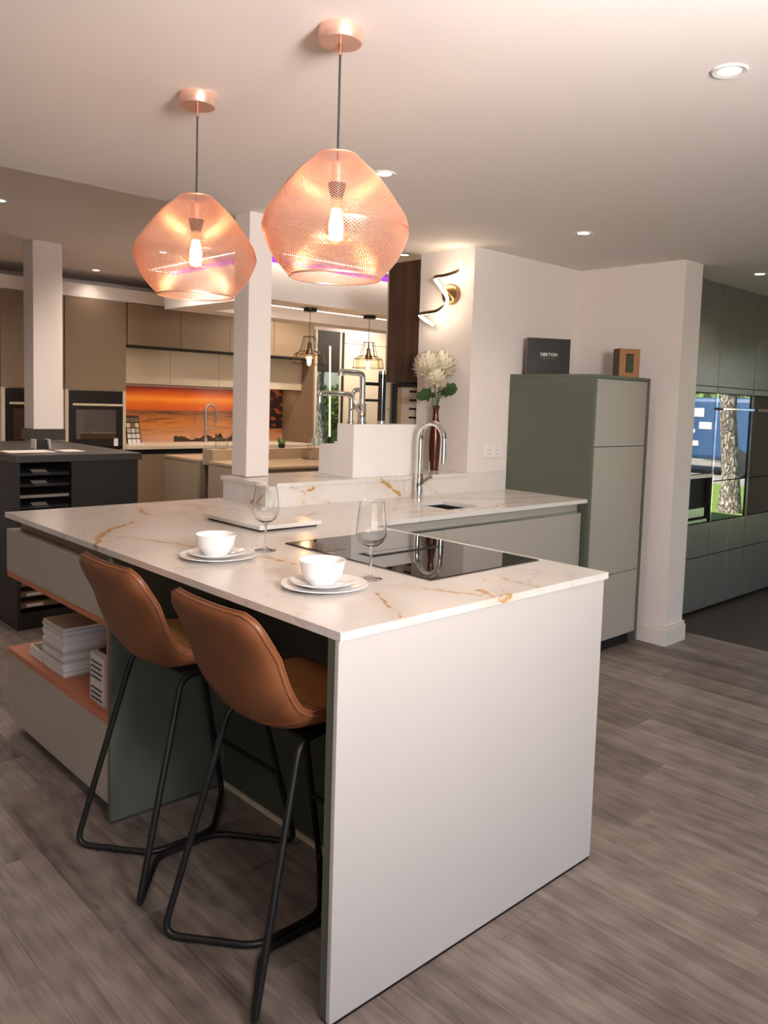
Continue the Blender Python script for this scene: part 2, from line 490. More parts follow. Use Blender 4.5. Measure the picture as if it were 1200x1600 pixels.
# ------------------------------------------------------------------ mesh helpers
class MB:
    def __init__(self):
        self.bm = bmesh.new()

    def box(self, x0, x1, y0, y1, z0, z1, bev=0.0, seg=1):
        bm = self.bm
        x0, x1 = min(x0, x1), max(x0, x1)
        y0, y1 = min(y0, y1), max(y0, y1)
        z0, z1 = min(z0, z1), max(z0, z1)
        v = [bm.verts.new(p) for p in ((x0, y0, z0), (x1, y0, z0), (x1, y1, z0), (x0, y1, z0),
                                       (x0, y0, z1), (x1, y0, z1), (x1, y1, z1), (x0, y1, z1))]
        fs = [bm.faces.new([v[i] for i in f]) for f in ((0, 3, 2, 1), (4, 5, 6, 7), (0, 1, 5, 4), (1, 2, 6, 5), (2, 3, 7, 6), (3, 0, 4, 7))]
        if bev > 0:
            es = {e for f in fs for e in f.edges}
            bmesh.ops.bevel(bm, geom=list(es), offset=bev, segments=seg, affect='EDGES', profile=.5)
        return self

    def quad(self, pts):
        self.bm.faces.new([self.bm.verts.new(p) for p in pts])
        return self

    def prism(self, poly, z0, z1):
        bm = self.bm
        lo = [bm.verts.new((x, y, z0)) for x, y in poly]
        hi = [bm.verts.new((x, y, z1)) for x, y in poly]
        n = len(poly)
        bm.faces.new(lo[::-1])
        bm.faces.new(hi)
        for i in range(n):
            bm.faces.new((lo[i], lo[(i + 1) % n], hi[(i + 1) % n], hi[i]))
        return self

    def lathe(self, c, prof, seg=32, axis=None, close=True):
        """prof: list of (radius, height) from bottom; revolved about z through c (or about `axis` matrix)."""
        bm = self.bm
        c = Vector(c)
        rings = []
        for r, h in prof:
            if r < 1e-6:
                p = Vector((0, 0, h))
                if axis is not None:
                    p = axis @ p
                rings.append([bm.verts.new(c + p)])
            else:
                ring = []
                for i in range(seg):
                    a = 2 * math.pi * i / seg
                    p = Vector((r * math.cos(a), r * math.sin(a), h))
                    if axis is not None:
                        p = axis @ p
                    ring.append(bm.verts.new(c + p))
                rings.append(ring)
        for a, b in zip(rings, rings[1:]):
            if len(a) == 1 and len(b) == 1:
                continue
            for i in range(seg):
                j = (i + 1) % seg
                if len(a) == 1:
                    bm.faces.new((a[0], b[i], b[j]))
                elif len(b) == 1:
                    bm.faces.new((a[i], b[0], a[j]))
                else:
                    bm.faces.new((a[i], b[i], b[j], a[j]))
        return self

    def cyl(self, p, q, r, seg=16, r2=None):
        p, q = Vector(p), Vector(q)
        d = q - p
        ax = d.to_track_quat('Z', 'Y').to_matrix()
        L = d.length
        r2 = r if r2 is None else r2
        return self.lathe(p, [(0, 0), (r, 0), (r2, L), (0, L)], seg, ax)

    def tube(self, pts, r, seg=8, closed=False, rad=None, flat=None):
        bm = self.bm
        pts = [Vector(p) for p in pts]
        n = len(pts)
        rings = []
        prev = None
        for i, p in enumerate(pts):
            if closed:
                t = pts[(i + 1) % n] - pts[i - 1]
            else:
                t = pts[min(i + 1, n - 1)] - pts[max(i - 1, 0)]
            t.normalize()
            if prev is None:
                a = Vector((0, 0, 1)) if abs(t.z) < .9 else Vector((1, 0, 0))
                nrm = (a - t * a.dot(t)).normalized()
            else:
                nrm = (prev - t * prev.dot(t)).normalized()
            prev = nrm
            bi = t.cross(nrm)
            rr = rad[i] if rad else r
            ring = []
            for k in range(seg):
                a = 2 * math.pi * k / seg + (math.pi / 4 if seg == 4 else 0)
                fx, fy = flat if flat else (1, 1)
                ring.append(bm.verts.new(p + nrm * (math.cos(a) * rr * fx) + bi * (math.sin(a) * rr * fy)))
            rings.append(ring)
        m = n if closed else n - 1
        for i in range(m):
            a, b = rings[i], rings[(i + 1) % n]
            for k in range(seg):
                j = (k + 1) % seg
                bm.faces.new((a[k], a[j], b[j], b[k]))
        if not closed:
            bm.faces.new(rings[0][::-1])
            bm.faces.new(rings[-1])
        return self

    def cells(self, xs, ys, inside, z0, z1):
        """A slab made of grid cells, with no inner walls (used for tops with cut-outs)."""
        bm = self.bm
        vt = {}

        def V(i, j, z):
            key = (i, j, z)
            if key not in vt:
                vt[key] = bm.verts.new((xs[i], ys[j], z))
            return vt[key]
        nx, ny = len(xs) - 1, len(ys) - 1
        ins = lambda i, j: 0 <= i < nx and 0 <= j < ny and inside((xs[i] + xs[i + 1]) / 2, (ys[j] + ys[j + 1]) / 2)
        for i in range(nx):
            for j in range(ny):
                if not ins(i, j):
                    continue
                bm.faces.new((V(i, j, z1), V(i + 1, j, z1), V(i + 1, j + 1, z1), V(i, j + 1, z1)))
                bm.faces.new((V(i, j, z0), V(i, j + 1, z0), V(i + 1, j + 1, z0), V(i + 1, j, z0)))
                if not ins(i - 1, j):
                    bm.faces.new((V(i, j, z0), V(i, j, z1), V(i, j + 1, z1), V(i, j + 1, z0)))
                if not ins(i + 1, j):
                    bm.faces.new((V(i + 1, j, z0), V(i + 1, j + 1, z0), V(i + 1, j + 1, z1), V(i + 1, j, z1)))
                if not ins(i, j - 1):
                    bm.faces.new((V(i, j, z0), V(i + 1, j, z0), V(i + 1, j, z1), V(i, j, z1)))
                if not ins(i, j + 1):
                    bm.faces.new((V(i, j + 1, z0), V(i, j + 1, z1), V(i + 1, j + 1, z1), V(i + 1, j + 1, z0)))
        return self

    def move(self, mtx):
        bmesh.ops.transform(self.bm, matrix=mtx, verts=self.bm.verts)
        return self

    def build(self, name, mat, parent=None, smooth=False, angle=None):
        me = bpy.data.meshes.new(name)
        bmesh.ops.recalc_face_normals(self.bm, faces=self.bm.faces)
        if smooth:
            lim = math.radians(angle if angle else 40)
            for f in self.bm.faces:
                f.smooth = True
            for e in self.bm.edges:
                if len(e.link_faces) == 2 and e.calc_face_angle(0) > lim:
                    e.smooth = False
        self.bm.to_mesh(me)
        self.bm.free()
        me.materials.append(MATS[mat] if isinstance(mat, str) else mat)
        return link(me, name, parent)


def link(me, name, parent=None):
    o = bpy.data.objects.new(name, me)
    COL.objects.link(o)
    if parent is not None:
        par(o, parent)
    return o


def world_of(o):
    m = Matrix.Translation(o.location) @ o.rotation_euler.to_matrix().to_4x4()
    if o.parent:
        m = world_of(o.parent) @ o.matrix_parent_inverse @ m
    return m


def par(o, parent):
    o.parent = parent
    o.matrix_parent_inverse = world_of(parent).inverted()


def tag(o, label, cat, group=None, kind=None):
    o['label'] = label
    o['category'] = cat
    if group:
        o['group'] = group
    if kind:
        o['kind'] = kind
    return o


def thing(name, label, cat, loc=(0, 0, 0), group=None):
    o = bpy.data.objects.new(name, None)
    o.empty_display_size = .05
    COL.objects.link(o)
    o.location = loc
    return tag(o, label, cat, group)


def struct(o):
    o['kind'] = 'structure'
    return o


def copy_tree(o, parent=None):
    c = o.copy()
    COL.objects.link(c)
    if parent is not None:
        c.parent = parent
    for ch in list(o.children):
        copy_tree(ch, c)
    return c


def fillet(pts, r, n=5):
    """Round the inner corners of a polyline."""
    pts = [Vector(p) for p in pts]
    out = [pts[0]]
    for a, b, c in zip(pts, pts[1:], pts[2:]):
        u, w = (a - b), (c - b)
        d = min(r, u.length * .45, w.length * .45)
        p0, p1 = b + u.normalized() * d, b + w.normalized() * d
        for i in range(n + 1):
            t = i / n
            out.append(p0 * (1 - t) ** 2 + b * 2 * t * (1 - t) + p1 * t ** 2)
    out.append(pts[-1])
    return out


def smooth_path(pts, n=6):
    """Catmull-Rom through the points."""
    P = [Vector(p) for p in pts]
    P = [P[0] * 2 - P[1]] + P + [P[-1] * 2 - P[-2]]
    out = []
    for i in range(1, len(P) - 2):
        a, b, c, d = P[i - 1:i + 3]
        for s in range(n):
            t = s / n
            out.append(.5 * (2 * b + (c - a) * t + (2 * a - 5 * b + 4 * c - d) * t * t + (3 * b - a - 3 * c + d) * t ** 3))
    out.append(P[-2])
    return out


def bx(name, mat, parent, *a, bev=0.0, seg=1):
    return MB().box(*a, bev=bev, seg=seg).build(name, mat, parent)


# ------------------------------------------------------------------ the setting
HC, HB = 2.307, 2.53
floor = struct(bx('floor', 'floor_wood', None, -4.2, 3.765, -4.2, 6.9, -.10, -.004))
tile_floor = struct(bx('floor', 'dark_floor_tile', None, 3.765, 8.2, -4.2, 6.9, -.10, 0))
PW, PL = .19, 1.22
pm = MB().box(-PW / 2 + .0002, PW / 2 - .0002, -PL / 2 + .0002, PL / 2 - .0002, -.0035, 0, bev=.0006)
first = pm.build('plank', 'plank_wood', floor)
pme = first.data
bpy.data.objects.remove(first)
for i in range(30):
    xc = 3.765 - (i + .5) * PW
    off = (i * .437 + RND.uniform(-.1, .1)) % 1.0
    for j in range(-1, 5):
        yc = -2.0 + (j + off) * PL
        if yc + PL / 2 < -1.9 or yc - PL / 2 > 3.4:
            continue
        if xc > 1.2 and yc - PL / 2 > 1.25:
            continue
        o = bpy.data.objects.new('plank', pme)
        COL.objects.link(o)
        o.location = (xc, yc, 0)
        par(o, floor)
        o.matrix_parent_inverse = Matrix.Identity(4)

struct(bx('ceiling', 'ceiling_paint', None, -4.3, 8.3, -4.3, 2.19, HC, 2.75))
struct(bx('ceiling', 'ceiling_paint', None, -4.3, 8.3, 2.19, 7.0, HB, 2.75))
struct(bx('wall_back', 'wall_paint', None, -4.3, 8.3, 6.86, 7.0, 0, HB))
struct(bx('wall_left', 'wall_paint', None, -4.3, -4.2, -4.2, 6.86, 0, HB))
wf = MB()
for a in ((-4.2, 8.2, -4.3, -4.2, 0, .25), (-4.2, 8.2, -4.3, -4.2, 2.25, HC), (-4.2, -3.6, -4.3, -4.2, .25, 2.25), (1.0, 8.2, -4.3, -4.2, .25, 2.25)):
    wf.box(*a)
struct(wf.build('wall_front', 'wall_paint'))
wr = MB()
for y0, y1 in ((-4.3, -3.7), (-.06, 1.25), (3.5, 7.0)):
    wr.box(8.0, 8.2, y0, y1, 0, HB)
for y0, y1 in ((-3.7, -.06), (1.25, 3.5)):
    wr.box(8.0, 8.2, y0, y1, 2.12, HB)
struct(wr.build('wall_right', 'wall_paint'))


def window(n, x0, x1, y0, y1, z0, z1, mull, axis):
    fr = MB()
    t = .05
    if axis == 'x':
        fr.box(x0, x1, y0, y1, z0, z0 + t).box(x0, x1, y0, y1, z1 - t, z1)
        for m in [y0, y1 - t] + mull:
            fr.box(x0, x1, m, m + t, z0 + t, z1 - t)
        g = ((x0 + x1) / 2 - .004, (x0 + x1) / 2 + .004, y0 + t, y1 - t, z0 + t, z1 - t)
    else:
        fr.box(x0, x1, y0, y1, z0, z0 + t).box(x0, x1, y0, y1, z1 - t, z1)
        for m in [x0, x1 - t] + mull:
            fr.box(m, m + t, y0, y1, z0 + t, z1 - t)
        g = (x0 + t, x1 - t, (y0 + y1) / 2 - .004, (y0 + y1) / 2 + .004, z0 + t, z1 - t)
    w = struct(fr.build('window_%d' % n, 'black_metal'))
    bx('pane', 'window_glass', w, *g)
    return w


window(1, 8.06, 8.12, -3.7, -.06, .02, 2.12, [-2.0], 'x')
window(2, 8.06, 8.12, 1.25, 3.5, .02, 2.12, [], 'x')
window(3, -3.6, 1.0, -4.28, -4.22, .25, 2.25, [-2.1, -.6], 'y')

# wall that carries the lamp, and its return beside the tall cabinet
wp = MB().prism([(2.338, 1.741), (3.367, 1.741), (3.367, 1.006), (3.579, 1.006), (3.579, 2.17), (2.338, 2.17)], 0, HC)
struct(wp.build('wall_pier', 'wall_paint'))
bb = MB().prism([(3.349, .988), (3.597, .988), (3.597, 1.24), (3.579, 1.24), (3.579, 1.006), (3.367, 1.006), (3.367, 1.5), (3.349, 1.5)], 0, .10)
bb.prism([(3.355, .994), (3.591, .994), (3.591, 1.24), (3.579, 1.24), (3.579, 1.006), (3.367, 1.006), (3.367, 1.5), (3.355, 1.5)], .10, .122)
struct(bb.build('baseboard_right', 'trim_white'))
struct(bx('wall_kitchen', 'wall_paint', None, 3.579, 6.2, 1.88, 2.0, 0, HC))
c1 = struct(bx('wall_column', 'wall_paint', None, 1.055, 1.185, 2.031, 2.165, 1.034, HC, bev=.003))
# low wall carrying the ledge
struct(bx('wall_low', 'wall_paint', None, 1.012, 2.336, 1.749, 2.15, 0, 1.011))
c2 = struct(bx('wall_column', 'wall_paint', None, 1.085, 1.30, 5.0, 5.2, 0, HB, bev=.003))
sk = MB().box(1.07, 1.315, 4.985, 5.215, 1.044, 1.13)
sk.build('column_skirt', 'charcoal_worktop', c2)['label'] = 'charcoal skirt around the foot of the column'

# dropped ceiling frame over the far island: four beams with light strips above
rf = MB()
rf.cells([2.389, 2.72, 5.6, 5.9], [4.0, 4.334, 5.2, 5.5], lambda x, y: not (2.72 < x < 5.6 and 4.334 < y < 5.2), 2.184, 2.468)
rf = tag(rf.build('ceiling_raft', 'ceiling_paint'), 'white dropped ceiling frame with purple light line above the far island', 'ceiling raft')
pl = MB().box(2.393, 5.86, 4.004, 4.03, 2.4685, 2.512).box(2.393, 2.42, 4.03, 5.46, 2.4685, 2.512)
pl.build('purple_light_strip', 'led_purple', rf)
wl = MB().box(2.29, 5.9, 3.90, 3.912, HB - .004, HB).box(2.29, 2.302, 3.912, 5.6, HB - .004, HB).box(2.29, 2.5, 5.6, 5.612, HB - .004, HB)
wl.box(2.72, 5.6, 4.318, 4.3335, 2.179, 2.1838)
wl.build('white_light_strip', 'led_white', rf)
for nm_, lc, am, sx in (('cove_light', (3.75, 3.905, HB - .006), (3.75, 4.0, 2.40), 3.0), ('cove_light', (2.296, 4.7, HB - .006), (2.389, 4.7, 2.40), 1.5), ('cove_light', (4.1, 4.36, 2.21), (4.1, 5.2, 2.33), 2.8)):
    par(light('AREA', nm_, lc, 1.25 * sx, (1.0, .86, .72), aim=am, shape='RECTANGLE', size=sx, size_y=.012), rf)

# ------------------------------------------------------------------ island worktop
TZ0, TZ1 = .90, .92
SX0, SX1, SY0, SY1 = 1.69, 1.925, 1.265, 1.53
wt = MB()
xs = [0, 1.0, 1.065, SX0, SX1, 2.689]
ys = [-.004, 1.1546, SY0, SY1, 1.735, 2.18]


def in_top(x, y):
    if x > 1.065 and (y < 1.1546 or y > 1.735):
        return False
    if y > 1.735 and x > 1.0:
        return False
    if SX0 < x < SX1 and SY0 < y < SY1:
        return False
    return True


wt.cells(xs, ys, in_top, TZ0, TZ1)
es = [e for e in wt.bm.edges if len(e.link_faces) == 2 and e.calc_face_angle(0) > .5]
bmesh.ops.bevel(wt.bm, geom=es, offset=.0018, segments=2, affect='EDGES', profile=.5)
tag(wt.build('marble_worktop', 'gold_marble'), 'white marble worktop with gold veins covering the bar and sink run', 'worktop')

up_ = MB().box(1.0, 2.336, 1.735, 1.7485, TZ1 + .0002, 1.0115)
tag(MB().box(1.0, 1.0115, 1.749, 2.15, .90, 1.0115).build('marble_cladding', 'gold_marble'), 'marble end cladding of the low wall under the white column', 'cladding')
tag(MB().box(2.3365, 2.686, 1.735, 1.7405, TZ1 + .0002, 1.032).build('marble_upstand', 'gold_marble'), 'short marble upstand between the ledge and the tall cabinet', 'upstand')
tag(up_.build('marble_upstand', 'gold_marble'), 'gold-veined marble upstand behind the sink, below the ledge', 'upstand')
lg = MB().box(.992, 2.336, 1.727, 2.165, 1.012, 1.032, bev=.0015)
tag(lg.build('marble_ledge', 'gold_marble'), 'raised white marble ledge carrying the column and white block', 'ledge')

# end panel
t = thing('end_panel', 'pale end panel of the island with a green inner layer', 'panel', (0, 0, 0))
bx('facing', 'cream_lacquer', t, 0, 1.0486, 0, .014, .008, TZ0 - .001, bev=.001)
bx('inner_panel', 'green_lacquer', t, .001, 1.0486, .0142, .040, .008, TZ0 - .001, bev=.001)
bx('floor_strip', 'black_metal', t, .004, 1.045, .002, .038, 0, .008)
# carcass under the hob
t = thing('hob_cabinet', 'dark green cabinet behind the bar stools under the hob', 'cabinet', (.45, .05, 0))
bx('back_panel', 'dark_green_lacquer', t, .43, .448, .0405, 1.168, .012, TZ0 - .001)
bx('carcass', 'stone_lacquer', t, .4485, 1.03, .0405, 1.15, .08, TZ0 - .001)
bx('floor_strip', 'beige_lacquer', t, .422, .43, .0405, 1.168, 0, .018)
t = thing('gable_panel', 'tall green side panel between the drawers and the knee space', 'panel', (0, 1.17, 0))
bx('panel', 'green_lacquer', t, .004, .45, 1.1695, 1.192, .006, TZ0 - .001, bev=.001)
bx('floor_strip', 'steel', t, .004, .42, 1.163, 1.1695, 0, .006)

# drawer unit with an open magazine shelf
t = thing('drawer_unit', 'pale drawer unit with an open salmon-lined magazine shelf', 'drawer unit', (.2, 1.7, 0))
bx('carcass', 'stone_lacquer', t, .36, .98, 1.193, 2.175, .07, TZ0 - .001)
bx('rail', 'taupe_lacquer', t, .045, .36, 1.193, 2.13, .852, TZ0 - .001)
bx('drawer_front', 'stone_lacquer', t, .006, .03, 1.193, 2.18, .678, .852, bev=.001)
bx('drawer_box', 'stone_lacquer', t, .031, .36, 1.193, 2.178, .678, .851)
bx('shelf_lining', 'salmon_laminate', t, .008, .36, 1.193, 2.18, .655, .6775)
bx('shelf_lining', 'salmon_laminate', t, .006, .36, 1.193, 2.18, .33, .353)
bx('shelf_lining', 'salmon_laminate', t, .008, .36, 1.193, 1.212, .3535, .6545)
bx('shelf_back', 'salmon_laminate', t, .352, .3598, 1.2125, 2.175, .3535, .6545)
bx('drawer_front', 'stone_lacquer', t, .008, .03, 1.193, 2.178, .055, .3295, bev=.001)
bx('drawer_box', 'stone_lacquer', t, .031, .36, 1.193, 2.176, .07, .3295)
bx('plinth', 'gap_black', t, .07, .9, 1.193, 2.12, 0, .069)

# magazines
stack_cols = [(.66, .61, .59), (.58, .52, .50), (.70, .66, .64), (.50, .46, .45)]
for i, cc in enumerate(stack_cols):
    simple('magazine_paper_%d' % i, cc, .6, var=.12, nscale=50)
k = NT('magazine_cover')
f = k.noise(k.coord((14, 14, 1)), 1.2, 3, .6)
k.bsdf(k.ramp(f, [(.50, (.42, .30, .19)), (.56, (.48, .37, .25)), (.62, (.10, .06, .035))]), .35)
MATS['magazine_cover'] = k.m
z = .3535
mags = []
NM = 22
for i in range(NM):
    th = .0082 + RND.uniform(-.0006, .0006)
    dx, dy, = RND.uniform(-.004, .004), RND.uniform(-.003, .003)
    o = bx('magazine', 'magazine_paper_%d' % RND.choice([0, 0, 1, 2, 2, 3]), None, .035 + dx, .20 + dx, 1.655 + dy, 1.86 + dy, z, z + th, bev=.001)
    if i == NM - 1:
        bx('cover', 'magazine_cover', o, .035 + dx, .20 + dx, 1.655 + dy, 1.86 + dy, z + th, z + th + .0006)
        tag(o, 'topmost magazine of the tall stack, with a tan printed cover', 'magazine', 'magazines in the tall stack')
    else:
        words = ['', 'second', 'third', 'fourth', 'fifth', 'sixth', 'seventh', 'eighth', 'ninth', 'tenth', 'eleventh']
        up_n = NM - 1 - i
        lb = '%s magazine from the top of the tall stack' % words[up_n].capitalize() if up_n < 11 else ('bottom magazine of the tall stack on the salmon shelf' if i == 0 else '%s magazine from the bottom of the tall stack' % words[i].capitalize())
        tag(o, lb.lower(), 'magazine', 'magazines in the tall stack')
    z += th + .0003
z = .3535
for i in range(3):
    o = bx('brochure', 'magazine_paper_2', None, .04, .19, 1.885, 2.03 - i * .006, z, z + .014, bev=.001)
    if i == 2:
        bx('cover', 'brown_tray', o, .047, .18, 1.89, 2.005, z + .014, z + .0146)
    tag(o, ['lowest', 'middle', 'uppermost'][i] + ' of three thick brochures beside the tall magazine stack', 'brochure', 'brochures on the shelf')
    z += .0145
bd = MB().prism([(.031, 1.283), (.20, 1.30), (.205, 1.425), (.036, 1.412)], .3535, .52)
for v_ in bd.bm.verts:
    if v_.co.z > .5 and v_.co.y < 1.35:
        v_.co.z -= .0
bd = bd.build('brochure_holder', 'paper')
tag(bd, 'white upright brochure holder with dark printed lines behind the near leg', 'brochure holder')
ln = MB()
for i in range(7):
    zz = .495 - i * .018 - (.02 if i > 3 else 0)
    ln.box(.0285, .0325, 1.30 + .01 * (i % 2), 1.39, zz, zz + .003)
ln.build('printed_lines', 'black_metal', bd)
bx('dark_page', 'charcoal_laminate', bd, .06, .19, 1.31, 1.40, .5205, .527)

# ------------------------------------------------------------------ hob
t = thing('induction_hob', 'black glass induction hob with a central extractor slot', 'hob', (.77, .59, .92))
bx('glass', 'hob_glass', t, .524, 1.026, .237, .945, .9205, .925, bev=.001)
bx('frame', 'steel', t, .5215, 1.0285, .2345, .9475, .9203, .9222)
bx('extractor_slot', 'gap_black', t, .60, .92, .575, .645, .9252, .9258)
bx('extractor_flap', 'hob_glass', t, .612, .908, .59, .632, .9259, .9282, bev=.001)
bx('control_panel', 'black_gloss', t, .53, .62, .73, .93, .9252, .9256)

# ------------------------------------------------------------------ sink run
xs_ = [1.07, 1.564, 2.139, 2.668]
for i in range(3):
    a, b = xs_[i], xs_[i + 1]
    lab = ['stone-grey base cabinet nearest the hob corner, mostly hidden by the hob', 'stone-grey base cabinet below the sink, middle of three', 'stone-grey base cabinet against the tall green cabinet'][i]
    t = thing('base_cabinet', lab, 'cabinet', ((a + b) / 2, 1.4, 0), 'base cabinets of the sink run')
    bx('carcass', 'gap_black', t, a, b, 1.215, 1.72, .08, .70)
    bx('rail', 'stone_lacquer', t, a, b, 1.205, 1.235, .70, TZ0 - .0005)
    bx('handle_profile', 'steel', t, a, b, 1.180, 1.2045, .846, .852)
    bx('door', 'stone_lacquer', t, a + .001, b - .001, 1.176, 1.196, .09, .845, bev=.001)
    bx('plinth', 'gap_black', t, a, b, 1.25, 1.3, 0, .079)

t = thing('sink', 'small square steel sink sunk into the marble', 'sink', ((SX0 + SX1) / 2, (SY0 + SY1) / 2, .75))
s = MB()
w = .004
s.box(SX0 - w, SX0, SY0 - w, SY1 + w, .74, TZ0 - .0005).box(SX1, SX1 + w, SY0 - w, SY1 + w, .74, TZ0 - .0005)
s.box(SX0, SX1, SY0 - w, SY0, .74, TZ0 - .0005).box(SX0, SX1, SY1, SY1 + w, .74, TZ0 - .0005).box(SX0 - w, SX1 + w, SY0 - w, SY1 + w, .735, .74)
s.build('basin', 'basin_steel', t)
MB().lathe((1.808, 1.40, .7402), [(0, 0), (.035, 0), (.04, .003), (.028, .004), (0, .002)], 24).build('drain', 'chrome', t, True)

tx, ty = 1.87, 1.655
t = thing('kitchen_tap', 'chrome gooseneck kitchen tap behind the sink', 'tap', (tx, ty, .92))
MB().lathe((tx, ty, .9202), [(0, 0), (.026, 0), (.026, .004), (.021, .008), (.021, .13), (.0185, .133), (0, .133)], 24).build('body', 'chrome', t, True)
path = [(tx, ty, 1.05), (tx, ty, 1.22)]
R_ = .085
for i in range(0, 13):
    a = math.pi * i / 12
    path.append((tx, ty - R_ + R_ * math.cos(a), 1.235 + R_ * math.sin(a)))
path += [(tx, ty - 2 * R_, 1.20)]
MB().tube(path, .0155, 14).build('spout', 'chrome', t, True)
MB().cyl((tx, ty - 2 * R_, 1.203), (tx, ty - 2 * R_, 1.12), .0178, 20).build('spray_head', 'chrome', t, True)
MB().cyl((tx + .018, ty - .004, 1.01), (tx + .072, ty - .012, 1.035), .0165, 18).build('lever_body', 'chrome', t, True)
MB().tube([(tx + .066, ty - .011, 1.03), (tx + .066, ty - .008, 1.115)], .0045, 8).build('lever', 'chrome', t, True)

# ------------------------------------------------------------------ tall cabinet
t = thing('tall_cabinet', 'tall green-framed cabinet with three pale doors in the wall corner', 'cabinet', (3.0, 1.4, 0))
X0, X1, YF, YB, ZT = 2.689, 3.273, 1.14, 1.735, 1.61
bx('side_panel', 'green_lacquer', t, X0, X0 + .02, YF, YB, .02, ZT - .0205, bev=.001)
bx('side_panel', 'green_lacquer', t, X1 - .02, X1, YF, YB, .02, ZT - .0205, bev=.001)
bx('top_panel', 'green_lacquer', t, X0, X1, YF, YB, ZT - .02, ZT, bev=.001)
bx('carcass', 'gap_black', t, X0 + .0205, X1 - .0205, YF + .03, YB - .005, .08, ZT - .021)
for i, (z0, z1) in enumerate(((1.212, 1.588), (.468, 1.208), (.082, .464))):
    bx('door', 'stone_lacquer', t, X0 + .0225, X1 - .0225, YF + .006, YF + .028, z0, z1, bev=.001)
bx('plinth', 'gap_black', t, X0 + .021, X1 - .021, YF + .05, YF + .07, 0, .079)

# ------------------------------------------------------------------ bar stools
def stool_surface():
    """Centre line of the seat shell (x, z), half width and edge lift along it."""
    ctrl = [(.335, .640), (.325, .655), (.26, .668), (.15, .660), (.06, .648), (.005, .655), (-.035, .690), (-.062, .75), (-.088, .82), (-.118, .89), (-.140, .945)]
    path = [Vector((p.x, 0, p.z)) for p in smooth_path([(a, 0, b) for a, b in ctrl], 5)]
    s = [0]
    for a, b in zip(path, path[1:]):
        s.append(s[-1] + (b - a).length)
    L = s[-1]
    rows = []
    NV = 20
    for i, p in enumerate(path):
        t = path[min(i + 1, len(path) - 1)] - path[max(i - 1, 0)]
        t.normalize()
        nrm = Vector((t.z, 0, -t.x))          # towards the sitter: up on the seat, forward on the back
        if nrm.z < 0 and nrm.x < 0:
            nrm = -nrm
        if i < len(path) // 2 and nrm.z < 0:
            nrm = -nrm
        if i >= len(path) // 2 and nrm.x < 0:
            nrm = -nrm
        u = s[i] / L
        w = .200 + .008 * math.sin(math.pi * min(1, max(0, (u - .02) / .9)))
        w -= .008 * max(0, u - .6) / .4
        for e, R in ((s[i], .05), (L - s[i], .055)):
            if e < R:
                w -= R * .8 * (1 - math.sqrt(max(0, 1 - ((R - e) / R) ** 2)))
        lift = .012 + .046 * math.exp(-((u - .47) / .15) ** 2) + .022 * max(0, (u - .5)) * 2
        lift *= min(1, s[i] / .09) * min(1, .25 + (L - s[i]) / .16)
        row = []
        for j in range(NV + 1):
            v_ = -1 + 2 * j / NV
            row.append((p + nrm * (lift * abs(v_) ** 2.4) + Vector((0, w * v_, 0)), nrm))
        rows.append(row)
    return rows


